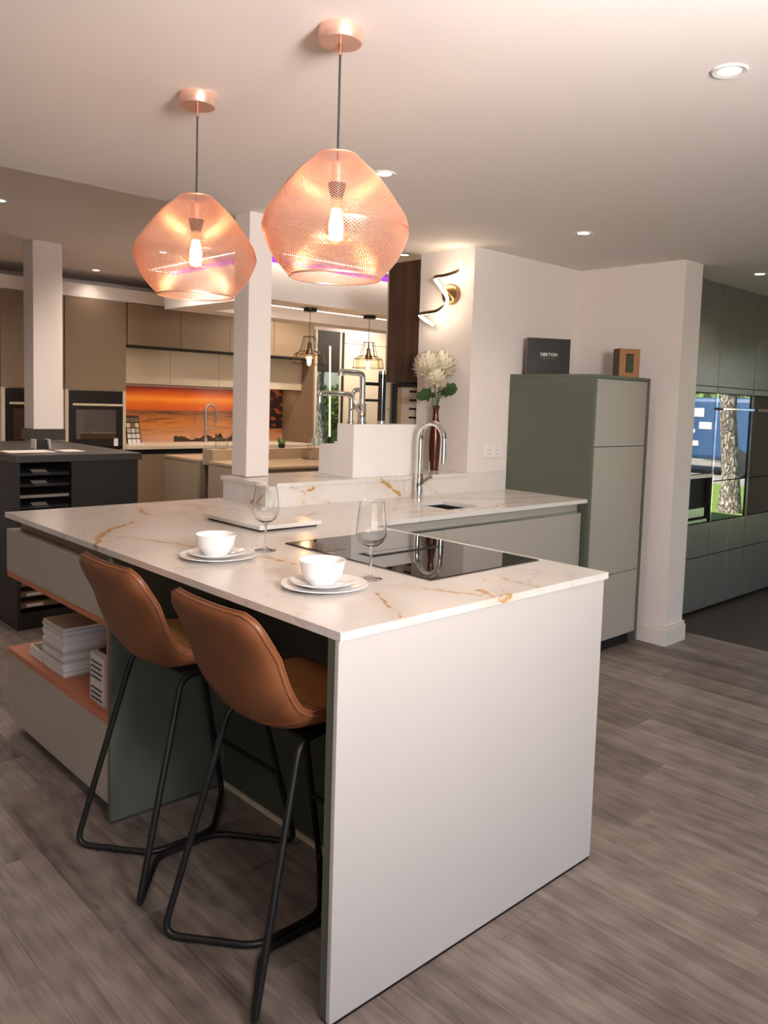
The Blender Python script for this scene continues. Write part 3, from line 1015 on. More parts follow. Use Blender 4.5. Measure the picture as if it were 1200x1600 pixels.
def make_stool():
    t = thing('bar_stool', '', 'bar stool', (0, 0, 0))
    rows = stool_surface()
    th = .030
    ni, nj = len(rows), len(rows[0])
    inner = MB()
    vi = [[inner.bm.verts.new(p) for p, n in r] for r in rows]
    for i in range(ni - 1):
        for j in range(nj - 1):
            inner.bm.faces.new((vi[i][j], vi[i + 1][j], vi[i + 1][j + 1], vi[i][j + 1]))
    outer = MB()

    def off(i, j):
        p, n = rows[i][j]
        ed = min(i, ni - 1 - i, 4) / 4
        ej = min(j, nj - 1 - j, 3) / 3
        k_ = .45 + .55 * math.sqrt(max(0, ed * (2 - ed)) * max(0, ej * (2 - ej)))
        return p - n * th * k_
    vo_ = [[outer.bm.verts.new(off(i, j)) for j in range(nj)] for i in range(ni)]
    for i in range(ni - 1):
        for j in range(nj - 1):
            outer.bm.faces.new((vo_[i][j], vo_[i][j + 1], vo_[i + 1][j + 1], vo_[i + 1][j]))
    rim = [(0, j) for j in range(nj)] + [(i, nj - 1) for i in range(1, ni)] + [(ni - 1, j) for j in range(nj - 2, -1, -1)] + [(i, 0) for i in range(ni - 2, 0, -1)]
    rp = [outer.bm.verts.new(rows[i][j][0]) for i, j in rim]
    ro = [vo_[i][j] for i, j in rim]
    for a in range(len(rim)):
        b = (a + 1) % len(rim)
        outer.bm.faces.new((rp[a], rp[b], ro[b], ro[a]))
    s_in = inner.build('seat_lining', 'lit_leather', t, True, 80)
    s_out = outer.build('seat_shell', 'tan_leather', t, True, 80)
    pip = [off(i, j) + rows[i][j][1] * .002 + Vector((0, .002 * (1 if j > nj / 2 else -1), 0)) for i, j in rim]
    MB().tube(pip, .0026, 6, closed=True).build('piping', 'leather_piping', s_out, True)
    inr = [rows[i][j][0] for i, j in rim]
    MB().tube(inr, .0030, 6, closed=True).build('rim_welt', 'tan_leather', s_in, True)
    # seams: across the seat and round the foot of the back
    ks = next(i for i, r in enumerate(rows) if r[0][0].x < .11)
    MB().tube([p + n * .0005 for p, n in rows[ks]], .0013, 5).build('seam', 'leather_piping', s_in, True)
    kb = next(i for i, r in enumerate(rows) if r[nj // 2][0].z > .668 and i > ni // 2)
    MB().tube([off(kb + int(abs(j - nj / 2) * .0), j) - rows[kb][j][1] * .0006 for j in range(nj)], .0016, 5).build('seam', 'leather_piping', s_out, True)
    zt = .612
    for sg in (-1, 1):
        pts = [(.10, sg * .135, zt), (.02, sg * .155, zt), (-.135, sg * .214, .012), (.022, sg * .013, .012), (.229, sg * .013, .012),
               (.387, sg * .222, .012), (.25, sg * .16, zt), (.10, sg * .135, zt)]
        MB().tube(fillet(pts, .045, 6), .0095, 10).build('leg_frame', 'black_metal', t, True)
        for fx_, fy_ in ((-.09, .156), (.345, .166)):
            MB().cyl((fx_, sg * fy_, 0), (fx_, sg * fy_, .006), .006, 10).build('glide', 'cable_black', t)
    f = (.245 - .012) / (zt - .012)
    fx_, fy_ = .387 + (.25 - .387) * f, .222 + (.16 - .222) * f
    MB().cyl((fx_, -fy_, .245), (fx_, fy_, .245), .008, 10).build('footrest', 'black_metal', t, True)
    bx('seat_plate', 'black_metal', t, .03, .24, -.13, .13, .613, .619)
    return t


st1 = make_stool()
st2 = copy_tree(st1)
st1.location = (0, .317, 0)
st2.location = (0, .888, 0)
tag(st1, 'tan leather bar stool nearest the pale end panel', 'bar stool', 'bar stools at the counter')
tag(st2, 'tan leather bar stool nearest the magazine shelf', 'bar stool', 'bar stools at the counter')


# ------------------------------------------------------------------ copper mesh pendants
def pendant_profile(n):
    ctrl = [(.048, .29), (.071, .27), (.099, .244), (.1255, .212), (.148, .18), (.168, .151), (.1765, .122), (.1775, .110), (.166, .078), (.146, .041), (.110, 0)]
    return [(p.x, p.y) for p in smooth_path([(a, b, 0) for a, b in ctrl], n)]


def make_mesh_pendant():
    """Origin on the ceiling; the shade hangs below."""
    t = thing('pendant_lamp', '', 'pendant lamp', (0, 0, 0))
    z_top = 2.012 - HC
    z_bot = z_top - .290
    prof = pendant_profile(9)
    NC = 116
    hw = .00080
    vs, fs = [], []
    for d in (1, -1):
        for c in range(NC):
            base = len(vs)
            for i, (r, h) in enumerate(prof):
                a = 2 * math.pi * (c + d * i * .5) / NC
                ca, sa = math.cos(a), math.sin(a)
                hw_ = hw * (.5 + .5 * r / .17)
                for q, w_ in ((r - .0006 + .0005 * d, -hw_), (r - .0006 + .0005 * d, hw_), (r + .0006 + .0005 * d, hw_), (r + .0006 + .0005 * d, -hw_)):
                    vs.append((q * ca - sa * w_, q * sa + ca * w_, z_bot + h))
            for i in range(len(prof) - 1):
                o = base + i * 4
                for k_ in range(4):
                    j = (k_ + 1) % 4
                    fs.append((o + k_, o + j, o + 4 + j, o + 4 + k_))
    me = bpy.data.meshes.new('shade')
    me.from_pydata(vs, [], fs)
    me.materials.append(MATS['copper_paint'])
    link(me, 'shade', t)
    for r, h, rr in ((.048, .290, .0022), (.110, 0, .0028)):
        MB().tube([(r * math.cos(a), r * math.sin(a), z_bot + h) for a in [2 * math.pi * i / 48 for i in range(48)]], rr, 6, closed=True).build('shade_ring', 'copper_paint', t, True)
    # spider carrying the shade on the lamp holder
    sp = MB()
    for i in range(3):
        a = 2 * math.pi * i / 3
        sp.cyl((.01 * math.cos(a), .01 * math.sin(a), z_top - .012), (.047 * math.cos(a), .047 * math.sin(a), z_top - .001), .0014, 6)
    sp.build('shade_carrier', 'copper_paint', t)
    MB().lathe((0, 0, -.034), [(0, 0), (.050, 0), (.0525, .003), (.0525, .034), (0, .034)], 40).build('ceiling_cup', 'copper_paint', t, True)
    MB().cyl((0, 0, -.062), (0, 0, -.034), .0045, 12).build('cord_grip', 'copper', t, True)
    MB().cyl((0, 0, z_top - .03), (0, 0, -.06), .0028, 8).build('cord', 'cable_black', t, True)
    MB().lathe((0, 0, 0), [(0, 1.945 - HC), (.0155, 1.945 - HC), (.0155, 1.992 - HC), (.008, 1.999 - HC), (0, 2.0 - HC)], 24).build('lamp_holder', 'copper_paint', t, True)
    MB().lathe((0, 0, 0), [(0, 1.912 - HC), (.0145, 1.912 - HC), (.023, 1.946 - HC), (0, 1.948 - HC)], 24).build('holder_collar', 'black_metal', t, True)
    zb = 1.80 - HC
    bulb = MB().lathe((0, 0, zb), [(0, 0), (.014, .002), (.025, .012), (.029, .028), (.027, .048), (.021, .075), (.0155, .098), (.0135, .113)], 28).build('bulb', 'amber_glass', t, True)
    fl = MB()
    for i in range(12):
        a = 2 * math.pi * i / 12
        fl.tube([(.008 * math.cos(a), .008 * math.sin(a), zb + .086), (.0155 * math.cos(a + .2), .0155 * math.sin(a + .2), zb + .05), (.0135 * math.cos(a + .4), .0135 * math.sin(a + .4), zb + .014)], .0026, 6)
    fl.build('filament', 'filament', bulb, True)
    ld = bpy.data.lights.new('bulb_light', 'POINT')
    ld.energy = 5.5
    ld.color = (1.0, .72, .46)
    ld.shadow_soft_size = .012
    lo = bpy.data.objects.new('bulb_light', ld)
    COL.objects.link(lo)
    lo.location = (0, 0, zb + .05)
    par(lo, t)
    return t


pd1 = make_mesh_pendant()
pd2 = copy_tree(pd1)
pd1.location = (.154, .24, HC)
pd2.location = (.139, .89, HC)
tag(pd1, 'larger-looking copper mesh pendant lamp, nearer the camera', 'pendant lamp', 'copper mesh pendants over the bar')
tag(pd2, 'copper mesh pendant lamp farther back, left of the other', 'pendant lamp', 'copper mesh pendants over the bar')


# ------------------------------------------------------------------ tableware
def plate(loc, r, lab):
    p = [(0, .0), (r * .62, 0), (r * .66, .003), (r * .97, .011), (r, .0125), (r * .985, .0145), (r * .66, .0065), (r * .6, .0045), (0, .004)]
    o = MB().lathe(loc, p, 48).build('plate', 'porcelain', None, True, 60)
    return tag(o, lab, 'plate', 'white plates at the two place settings')


def bowl(loc, lab):
    p = [(0, 0), (.036, 0), (.037, .004), (.046, .012), (.056, .030), (.0625, .060), (.064, .064), (.0618, .0645), (.0595, .060), (.053, .032), (.042, .014), (.03, .008), (0, .007)]
    o = MB().lathe(loc, p, 48).build('bowl', 'porcelain', None, True, 60)
    return tag(o, lab, 'bowl', 'white bowls at the two place settings')


for (x, y, who) in ((.205, .865, 'farther'), (.228, .357, 'nearer')):
    plate((x + .005, y - .005, .9203), .118, 'large white plate at the bottom of the %s place setting' % who)
    plate((x + .003, y, .9275), .088, 'small white plate under the bowl of the %s place setting' % who)
    bowl((x, y, .9325), 'round white bowl on the %s pair of plates' % who)


def wine_glass(loc, lab, s=1.0, name='wine_glass', mat='crystal', group='wine glasses on the bar'):
    t = thing(name, lab, 'wine glass', loc, group)
    L = Vector(loc)
    q = lambda pr: [(a * s, b * s) for a, b in pr]
    MB().lathe(L, q([(0, 0), (.034, 0), (.035, .0015), (.020, .004), (.006, .010), (0, .012)]), 32).build('foot', mat, t, True, 60)
    MB().lathe(L, q([(.006, .0102), (.0042, .03), (.0038, .07), (.0048, .086), (.008, .092)]), 20).build('stem', mat, t, True, 60)
    MB().lathe(L, q([(.0082, .0925), (.020, .0965), (.034, .107), (.0425, .124), (.0440, .136), (.0425, .158), (.0352, .218), (.0355, .222), (.0344, .222), (.0342, .218), (.0415, .158),
                     (.0430, .136), (.0415, .1245), (.033, .1085), (.019, .0985), (0, .0955)]), 40).build('bowl', mat, t, True, 60)
    return t


wine_glass((.40, .884, .9203), 'stemmed wine glass beside the farther place setting')
wine_glass((.40, .357, .9203), 'stemmed wine glass beside the nearer place setting, in front of the hob')

sl = MB().box(.58, .872, 1.19, 1.60, .928, .944, bev=.0015)
sl = tag(sl.build('marble_slab', 'gold_marble'), 'loose square marble slab lying on the worktop behind the dishes', 'slab')
bx('shadow_gap_board', 'charcoal_laminate', sl, .595, .857, 1.205, 1.585, .9203, .928)  # inset dark board painting the shadow gap under the slab

# ------------------------------------------------------------------ white stepped block with display taps
bk = MB()
prof = [(1.778, 1.0325), (2.06, 1.0325), (2.06, 1.19), (1.91, 1.19), (1.91, 1.304), (1.778, 1.304)]
lo_ = [bk.bm.verts.new((1.519, y, z)) for y, z in prof]
hi_ = [bk.bm.verts.new((2.004, y, z)) for y, z in prof]
bk.bm.faces.new(lo_)
bk.bm.faces.new(hi_[::-1])
for i in range(6):
    bk.bm.faces.new((lo_[i], lo_[(i + 1) % 6], hi_[(i + 1) % 6], hi_[i]))
tag(bk.build('display_block', 'white_block'), 'white stepped block on the marble ledge carrying display taps', 'block')
YT = 1.84
t = thing('display_tap', 'angular chrome tap at the left end of the white block', 'tap', (1.545, YT, 1.3045), 'chrome display taps on the white block')
MB().lathe((1.548, YT, 1.3045), [(0, 0), (.020, 0), (.020, .006), (.015, .010), (.015, .02), (0, .02)], 20).build('base', 'chrome', t, True)
MB().tube(fillet([(1.548, YT, 1.32), (1.548, YT, 1.455), (1.345, YT, 1.455), (1.345, YT, 1.405)], .03, 6), .0132, 12).build('spout', 'chrome', t, True)
MB().cyl((1.548, YT - .008, 1.375), (1.545, YT - .05, 1.395), .009, 14).build('lever', 'chrome', t, True)
t = thing('display_tap', 'tall chrome tap with angled branch, middle of the white block', 'tap', (1.622, YT, 1.3045), 'chrome display taps on the white block')
MB().lathe((1.622, YT, 1.3045), [(0, 0), (.028, 0), (.028, .006), (.021, .010), (.021, .10), (.017, .105), (0, .105)], 20).build('base', 'chrome', t, True)
MB().tube(fillet([(1.622, YT, 1.40), (1.622, YT, 1.565), (1.475, YT, 1.565), (1.475, YT, 1.545)], .03, 6), .0155, 12).build('spout', 'chrome', t, True)
MB().cyl((1.612, YT, 1.375), (1.578, YT + .004, 1.398), .015, 16).build('branch', 'chrome', t, True)
MB().tube(smooth_path([(1.585, YT + .004, 1.40), (1.572, YT + .022, 1.44), (1.59, YT + .022, 1.475), (1.62, YT + .012, 1.478)], 5), .012, 10).build('hose', 'chrome', t, True)
t = thing('spray_tap', 'black-sleeved spray tap held by two chrome arms', 'tap', (1.757, YT, 1.3045))
MB().cyl((1.757, YT, 1.320), (1.757, YT, 1.565), .0205, 20).build('sleeve', 'black_gloss', t, True)
MB().lathe((1.757, YT, 1.3045), [(0, 0), (.021, 0), (.021, .0155), (0, .0155)], 20).build('lower_collar', 'chrome', t, True)
MB().lathe((1.757, YT, 1.5652), [(0, 0), (.021, 0), (.021, .017), (0, .017)], 20).build('upper_collar', 'chrome', t, True)
for zz, r_ in ((1.512, .009), (1.427, .007)):
    MB().cyl((1.644, YT, zz), (1.7365, YT, zz), r_, 12).build('arm', 'black_metal', t, True)

# ------------------------------------------------------------------ vase with chrysanthemums
VX, VY = 2.262, 1.93
t = thing('vase', 'slim dark copper vase on the marble ledge by the wall', 'vase', (VX, VY, 1.0325))
MB().lathe((VX, VY, 1.0325), [(0, 0), (.024, 0), (.027, .03), (.0315, .10), (.0335, .16), (.031, .215), (.023, .275), (.0165, .315), (.0165, .345), (.0225, .378), (.0205, .378), (.014, .345), (.0, .33)], 32).build('body', 'vase_metal', t, True, 60)


def chrysanthemum(top, r, lab, seed):
    rnd = random.Random(seed)
    t = thing('chrysanthemum', lab, 'flower', (VX, VY, 1.39), 'cream flowers in the vase')
    c = Vector(top)
    MB().tube(smooth_path([(VX, VY, 1.36), ((VX * .6 + c.x * .4), (VY * .6 + c.y * .4), 1.44), (c.x, c.y, c.z - r * .5)], 5), .003, 6).build('stem', 'stem', t, True)
    m = MB()
    n = 640
    for i in range(n):
        zz = 1 - 1.75 * (i + .5) / n
        ph = i * 2.39996
        rr = math.sqrt(max(0, 1 - zz * zz))
        d = Vector((rr * math.cos(ph), rr * math.sin(ph), zz))
        side = d.cross(Vector((0, 0, 1)))
        side = side.normalized() if side.length > .01 else Vector((1, 0, 0))
        upv = side.cross(d)
        L = r * 1.2 * (.9 + .15 * rnd.random())
        wd = r * .13
        L *= (.66 + .34 * ((i * 7) % 10) / 9)
        s0, s1, s2 = c + d * L * .3, c + d * L * .78 + upv * L * .05, c + d * L + upv * L * (.16 + .10 * rnd.random())
        bm = m.bm
        a = [bm.verts.new(s0 - side * wd * .4), bm.verts.new(s0 + side * wd * .4), bm.verts.new(s1 + side * wd + upv * .002), bm.verts.new(s1 - upv * .003),
             bm.verts.new(s1 - side * wd + upv * .002), bm.verts.new(s2 + side * wd * .55), bm.verts.new(s2 - side * wd * .55)]
        bm.faces.new((a[0], a[1], a[2], a[3]))
        bm.faces.new((a[0], a[3], a[4]))
        bm.faces.new((a[3], a[2], a[5]))
        bm.faces.new((a[3], a[5], a[6]))
        bm.faces.new((a[4], a[3], a[6]))
    m.build('petals', 'petal', t)
    MB().lathe(c + Vector((-.60 * r, -.66 * r, -.05 * r)), [(0, -r * .16), (r * .13, -r * .05), (r * .14, r * .05), (0, r * .16)], 12).build('heart', 'petal_heart', t, True)
    return t


chrysanthemum((2.165, 1.91, 1.625), .078, 'cream chrysanthemum at the upper left of the vase', 1)
chrysanthemum((2.268, 1.905, 1.628), .082, 'large cream chrysanthemum at the right of the vase', 2)
chrysanthemum((2.195, 1.88, 1.555), .066, 'lower cream chrysanthemum with yellow heart, front of the vase', 3)


def leaf_mesh(base, d, L, W, m):
    d = Vector(d).normalized()
    side = d.cross(Vector((-.62, -.62, .48))).normalized()
    nrm = side.cross(d)
    b = Vector(base)
    pts = [(0, 0), (.2, .55), (.28, .35), (.5, 1), (.58, .6), (.8, .62), (1, 0)]
    bm = m.bm
    mid = [bm.verts.new(b + d * L * u - nrm * L * .18 * u * u) for u, w in pts]
    for sg in (1, -1):
        ed = [bm.verts.new(b + d * L * u + side * (sg * W * w) + nrm * (.006 * w) - nrm * L * .18 * u * u) for u, w in pts[1:-1]]
        ch = [mid[0]] + ed + [mid[-1]]
        for i in range(len(pts) - 1):
            f = [mid[i], mid[i + 1], ch[i + 1]] + ([ch[i]] if i > 0 else [])
            f = list(dict.fromkeys(f))
            if len(f) >= 3:
                bm.faces.new(f)


t = thing('flower_foliage', 'dark green lobed leaves below the cream flowers', 'leaves', (VX, VY, 1.39))
for i, (bs, d, L, W) in enumerate((((2.235, 1.92, 1.475), (-.8, .2, -.1), .12, .05), ((2.25, 1.91, 1.485), (-.35, -.5, .1), .085, .045), ((2.275, 1.90, 1.49), (.5, -.6, .35), .10, .048),
                                   ((2.265, 1.90, 1.48), (.1, -.9, .15), .10, .04), ((2.25, 1.93, 1.46), (-.6, .3, .3), .09, .04))):
    m = MB()
    m.tube([(VX, VY - .002, 1.385), bs], .0018, 5)
    leaf_mesh(bs, d, L, W, m)
    m.build('leaf', 'leaf', t)

# ------------------------------------------------------------------ wall light, socket, boxes
SPTS = [(2.308, 1.834, 2.23), (2.288, 1.795, 2.198), (2.248, 1.78, 2.16), (2.228, 1.854, 2.142), (2.238, 1.944, 2.141), (2.268, 1.978, 2.133), (2.298, 1.953, 2.087), (2.288, 1.901, 2.039),
        (2.268, 1.875, 2.006), (2.238, 1.87, 1.974), (2.218, 1.91, 1.945), (2.218, 2.023, 1.937), (2.248, 2.075, 1.932), (2.288, 2.066, 1.909), (2.308, 2.015, 1.879)]
t = thing('wall_light', 'twisting ribbon wall light on a round brass base', 'wall light', (2.338, 1.90, 2.05))
axm = Vector((-1, 0, 0)).to_track_quat('Z', 'Y').to_matrix()
MB().lathe((2.3375, 1.897, 2.05), [(0, 0), (.058, 0), (.060, .006), (.058, .034), (.05, .040), (0, .041)], 36, axm).build('base', 'brass', t, True)
MB().cyl((2.30, 1.897, 2.045), (2.285, 1.897, 2.035), .008, 10).build('bracket', 'brass', t, True)
sp = smooth_path(SPTS, 8)
wall_n = Vector((1, 0, 0))
rib, dif = MB(), MB()
ctr = Vector((2.30, 1.92, 2.05))


LIT = [1, .9, .1, 0, 0, .5, 1, 1, .85, .2, 0, 0, .5, 1, 1]


def ribbon(m, pts, shift, h, w):
    rings = []
    for i, p in enumerate(pts):
        tg = (pts[min(i + 1, len(pts) - 1)] - pts[max(i - 1, 0)]).normalized()
        n = (wall_n - tg * wall_n.dot(tg))
        n = n.normalized() if n.length > .05 else Vector((0, 0, 1))
        # the lit side turns towards the room on the descending strokes and to the wall on the others
        bi = tg.cross(n)
        q_ = i / (len(pts) - 1) * (len(LIT) - 1)
        i0 = min(int(q_), len(LIT) - 2)
        ang = math.pi * (LIT[i0] + (LIT[i0 + 1] - LIT[i0]) * (q_ - i0))
        nn = n * math.cos(ang) + bi * math.sin(ang)
        bb_ = tg.cross(nn)
        c_ = p + nn * shift
        rings.append([m.bm.verts.new(c_ + nn * a + bb_ * b) for a, b in ((-h, -w), (-h, w), (h, w), (h, -w))])
    for A, B in zip(rings, rings[1:]):
        for k_ in range(4):
            m.bm.faces.new((A[k_], A[(k_ + 1) % 4], B[(k_ + 1) % 4], B[k_]))
    m.bm.faces.new(rings[0][::-1])
    m.bm.faces.new(rings[-1])


ribbon(rib, sp, -.0035, .003, .0085)
ribbon(dif, sp, .0032, .0036, .0078)
rib.build('ribbon_casing', 'brass', t, True)
dif.build('light_strip', 'sconce_diffuser', t, True)

t = thing('wall_socket', 'white double socket on the wall left of the tall cabinet', 'socket', (2.56, 1.74, 1.15))
bx('plate', 'plastic_white', t, 2.486, 2.632, 1.733, 1.7408, 1.112, 1.196, bev=.002)
for q in (2.523, 2.595):
    m = MB().box(q - .003, q + .003, 1.7325, 1.7335, 1.152, 1.162)
    m.box(q - .014, q - .008, 1.7325, 1.7335, 1.134, 1.139).box(q + .008, q + .014, 1.7325, 1.7335, 1.134, 1.139)
    m.build('pin_holes', 'socket_slot', t)
    bx('switch', 'trim_white', t, q - .006, q + .006, 1.730, 1.7332, 1.172, 1.186, bev=.001)


def text_mesh(body, size, mat, name, parent, mtx, bold=0.0):
    cu = bpy.data.curves.new(name, 'FONT')
    cu.body = body
    cu.size = size
    cu.extrude = .0004
    cu.offset = bold
    cu.align_x = 'CENTER'
    cu.align_y = 'CENTER'
    cu.resolution_u = 3
    tmp = bpy.data.objects.new(name, cu)
    COL.objects.link(tmp)
    dg = bpy.context.evaluated_depsgraph_get()
    me = bpy.data.meshes.new_from_object(tmp.evaluated_get(dg))
    bpy.data.objects.remove(tmp, do_unlink=True)
    me.transform(mtx)
    me.materials.clear()
    me.materials.append(MATS[mat])
    return link(me, name, parent)


simple('box_black', (.016, .013, .013), .32, var=.1)
simple('grey_print', (.16, .14, .135), .5)
simple('white_print', (.8, .78, .76), .5)
simple('strip_green', (.16, .20, .12), .4)
A_, B_ = Vector((2.735, 1.65, 0)), Vector((2.955, 1.50, 0))
ex = (B_ - A_).normalized()
ey = Vector((-ex.y, ex.x, 0))
M = Matrix(((ex.x, ey.x, 0, A_.x), (ex.y, ey.y, 0, A_.y), (0, 0, 1, 1.6102), (0, 0, 0, 1)))
Wb, Hb = (B_ - A_).length, .218
t = thing('sample_box', 'black test-kit box with white lettering on top of the tall cabinet', 'box', (2.85, 1.58, 1.61))
MB().box(0, Wb, 0, .034, 0, Hb, bev=.002).move(M).build('lid', 'box_black', t)
MB().box(-.0006, .0004, .004, .030, .003, Hb - .003).move(M).build('spine', 'grey_print', t)
TM = M @ Matrix.Translation((Wb * .5, -.0006, Hb * .56)) @ Matrix.Rotation(math.pi / 2, 4, 'X')
text_mesh('DEKTON', .026, 'white_print', 'lettering', t, TM, .0003)
TM = M @ Matrix.Translation((Wb * .5, -.0006, Hb * .46)) @ Matrix.Rotation(math.pi / 2, 4, 'X')
text_mesh('TEST KIT', .022, 'grey_print', 'lettering', t, TM)

A_, B_ = Vector((3.075, 1.235, 0)), Vector((3.20, 1.17, 0))
ex = (B_ - A_).normalized()
ey = Vector((-ex.y, ex.x, 0))
M = Matrix(((ex.x, ey.x, 0, A_.x), (ex.y, ey.y, 0, A_.y), (0, 0, 1, 1.6102), (0, 0, 0, 1)))
Wb, Hb = .135, .168
t = thing('cardboard_box', 'small brown cardboard box with striped window on the tall cabinet', 'box', (3.14, 1.23, 1.61))
MB().box(0, Wb, 0, .075, 0, Hb, bev=.0015).move(M).build('carton', 'cardboard', t)
MB().box(-.0008, .0002, .003, .072, .003, Hb - .003).move(M).build('dark_side', 'cardboard_dark', t)  # thin dark sheet over the carton's left side
MB().box(.042, .092, -.0010, .0002, .03, .138, bev=.0004).move(M).build('window', 'gap_black', t)
for i in range(9):
    MB().box(.046, .088, -.0022, -.0012, .036 + i * .011, .040 + i * .011).move(M).build('strip', 'strip_green', t)

# ------------------------------------------------------------------ walnut wall cupboard and the niche below it
t = thing('walnut_cupboard', 'dark walnut wall cupboard left of the ribbon wall light', 'cupboard', (2.6, 2.3, 1.54))
bx('side', 'walnut', t, 2.341, 2.90, 2.172, 2.452, 1.545, 2.28, bev=.001)
bx('edge_strip', 'cream_cabinet', t, 2.345, 2.90, 2.4525, 2.47, 1.50, 2.27)
t = thing('display_niche', 'open niche with black glazed frame under the walnut cupboard', 'cabinet', (2.6, 2.3, 0))
bx('carcass', 'warm_wood', t, 2.46, 2.90, 2.172, 2.452, 0, 1.54)
bx('lower_front', 'warm_wood', t, 2.345, 2.4595, 2.172, 2.452, 0, 1.22)
bx('upright', 'cream_cabinet', t, 2.345, 2.4595, 2.452, 2.47, 0, 1.50)
bx('shelf', 'oak_top', t, 2.35, 2.4595, 2.395, 2.451, 1.375, 1.383)
fm = MB().box(2.343, 2.36, 2.185, 2.395, 1.515, 1.538).box(2.343, 2.36, 2.185, 2.395, 1.221, 1.24).box(2.343, 2.36, 2.375, 2.395, 1.24, 1.515)
fm.build('black_frame', 'black_gloss', t)
bx('back_card', 'cream_cabinet', t, 2.368, 2.372, 2.172, 2.335, 1.222, 1.538)
bx('wood_strip', 'oak_top', t, 2.368, 2.372, 2.335, 2.374, 1.222, 1.538)
for i in range(5):
    bx('dark_slot', 'gap_black', t, 2.362, 2.3675, 2.176, 2.26, 1.27 + i * .053, 1.283 + i * .053)
t = thing('small_bottle', 'pale bottle on the niche shelf under the walnut cupboard', 'bottle', (2.40, 2.424, 1.383))
MB().lathe((2.40, 2.424, 1.3832), [(0, 0), (.019, 0), (.021, .01), (.020, .05), (.008, .075), (.007, .098), (0, .098)], 16).build('body', 'paper', t, True)
MB().lathe((2.40, 2.424, 1.4815), [(0, 0), (.0085, 0), (.0085, .014), (0, .014)], 12).build('cap', 'vase_metal', t, True)

# ------------------------------------------------------------------ dark kitchen run on the right
YK = 1.24
ED = [3.60, 3.78, 4.37, 4.96, 5.55, 6.14]
labs = ['narrow dark stone-effect filler unit behind the wall end', 'dark stone-effect tall unit with a niche, nearest the wall end', 'dark stone-effect tall unit housing the left mirrored oven tower',
        'dark stone-effect tall unit housing the right mirrored oven tower', 'dark stone-effect tall unit at the far right end']
for i in range(5):
    a, b = ED[i] + .003, ED[i + 1] - .003
    t = thing('tall_unit', labs[i], 'cabinet', ((a + b) / 2, 1.5, 0), 'dark tall units on the right')
    bx('carcass', 'gap_black', t, a, b, YK + .045, 1.87, .02, 2.28)
    bx('upper_door', 'slate_front', t, a, b, YK, YK + .022, 1.602, HC - .004, bev=.001)
    bx('fascia', 'slate_front', t, a, b, YK, YK + .022, 1.556, 1.598, bev=.001)
    bx('drawer_front', 'slate_front', t, a, b, YK, YK + .022, .412, .645, bev=.001)
    bx('drawer_front', 'slate_front', t, a, b, YK, YK + .022, .03, .406, bev=.001)
    if i in (0, 4):
        bx('middle_door', 'slate_front', t, a, b, YK, YK + .022, .649, 1.553, bev=.001)
    if i == 1:
        bx('sill', 'trim_white', t, a, b, YK + .002, YK + .044, .965, .99)
        bx('niche_shelf', 'steel', t, a + .02, b - .08, YK + .006, YK + .040, .695, .755)
        bx('niche_lip', 'steel', t, a + .02, b - .04, YK + .002, YK + .04, .655, .675)


def oven(name, lab, a, b, z0, z1, zs, y, handle=True, cat='oven', group=None):
    t = thing(name, lab, cat, ((a + b) / 2, y, z0), group)
    bx('body', 'gap_black', t, a + .004, b - .004, y + .012, y + .040, z0 + .002, z1 - .002)
    dg_ = bx('door_glass', 'oven_glass', t, a + .012, b - .012, y, y + .012, zs + .004, z1 - .002, bev=.001)
    if zs > z0 + .05:
        bx('lower_glass', 'oven_glass', t, a + .012, b - .012, y, y + .012, z0 + .002, zs - .002, bev=.001)
    bx('steel_edge', 'chrome', t, a + .001, a + .011, y - .003, y + .012, z0, z1)
    bx('steel_edge', 'chrome', t, b - .011, b - .001, y - .003, y + .012, z0, z1)
    if handle:
        zh = z1 - .115
        h = MB().box(a + .03, b - .03, y - .034, y - .022, zh, zh + .018, bev=.003)
        h.box(a + .06, a + .072, y - .022, y, zh + .004, zh + .014).box(b - .072, b - .06, y - .022, y, zh + .004, zh + .014)
        h.build('handle', 'chrome', dg_)
    return t


oven('built_in_oven', 'mirror-black oven tower reflecting a tree trunk, left of two', 4.3715, 4.9585, .65, 1.553, .935, YK + .001, group='oven towers on the right')
oven('built_in_oven', 'mirror-black oven tower at the right edge of the photo', 4.9615, 5.5485, .65, 1.553, .935, YK + .001, group='oven towers on the right')
oven('microwave_oven', 'black glass microwave above the niche beside the wall end', 3.7815, 4.3685, .992, 1.553, .992, YK + .001, handle=False, cat='microwave')

# ------------------------------------------------------------------ kitchen along the back wall
YB_ = 6.2
pel = struct(bx('trim_1', 'wall_paint', None, -1.5, 4.6, YB_ + .01, YB_ + .45, 2.29, 2.41))
struct(bx('trim_2', 'wall_paint', None, 4.6, 7.2, YB_ + .03, 6.86, 2.225, 2.33))


def door_row(t, x0, x1, z0, z1, mat, y=YB_, nm='door'):
    bx(nm, mat, t, x0 + .002, x1 - .002, y, y + .02, z0, z1, bev=.001)


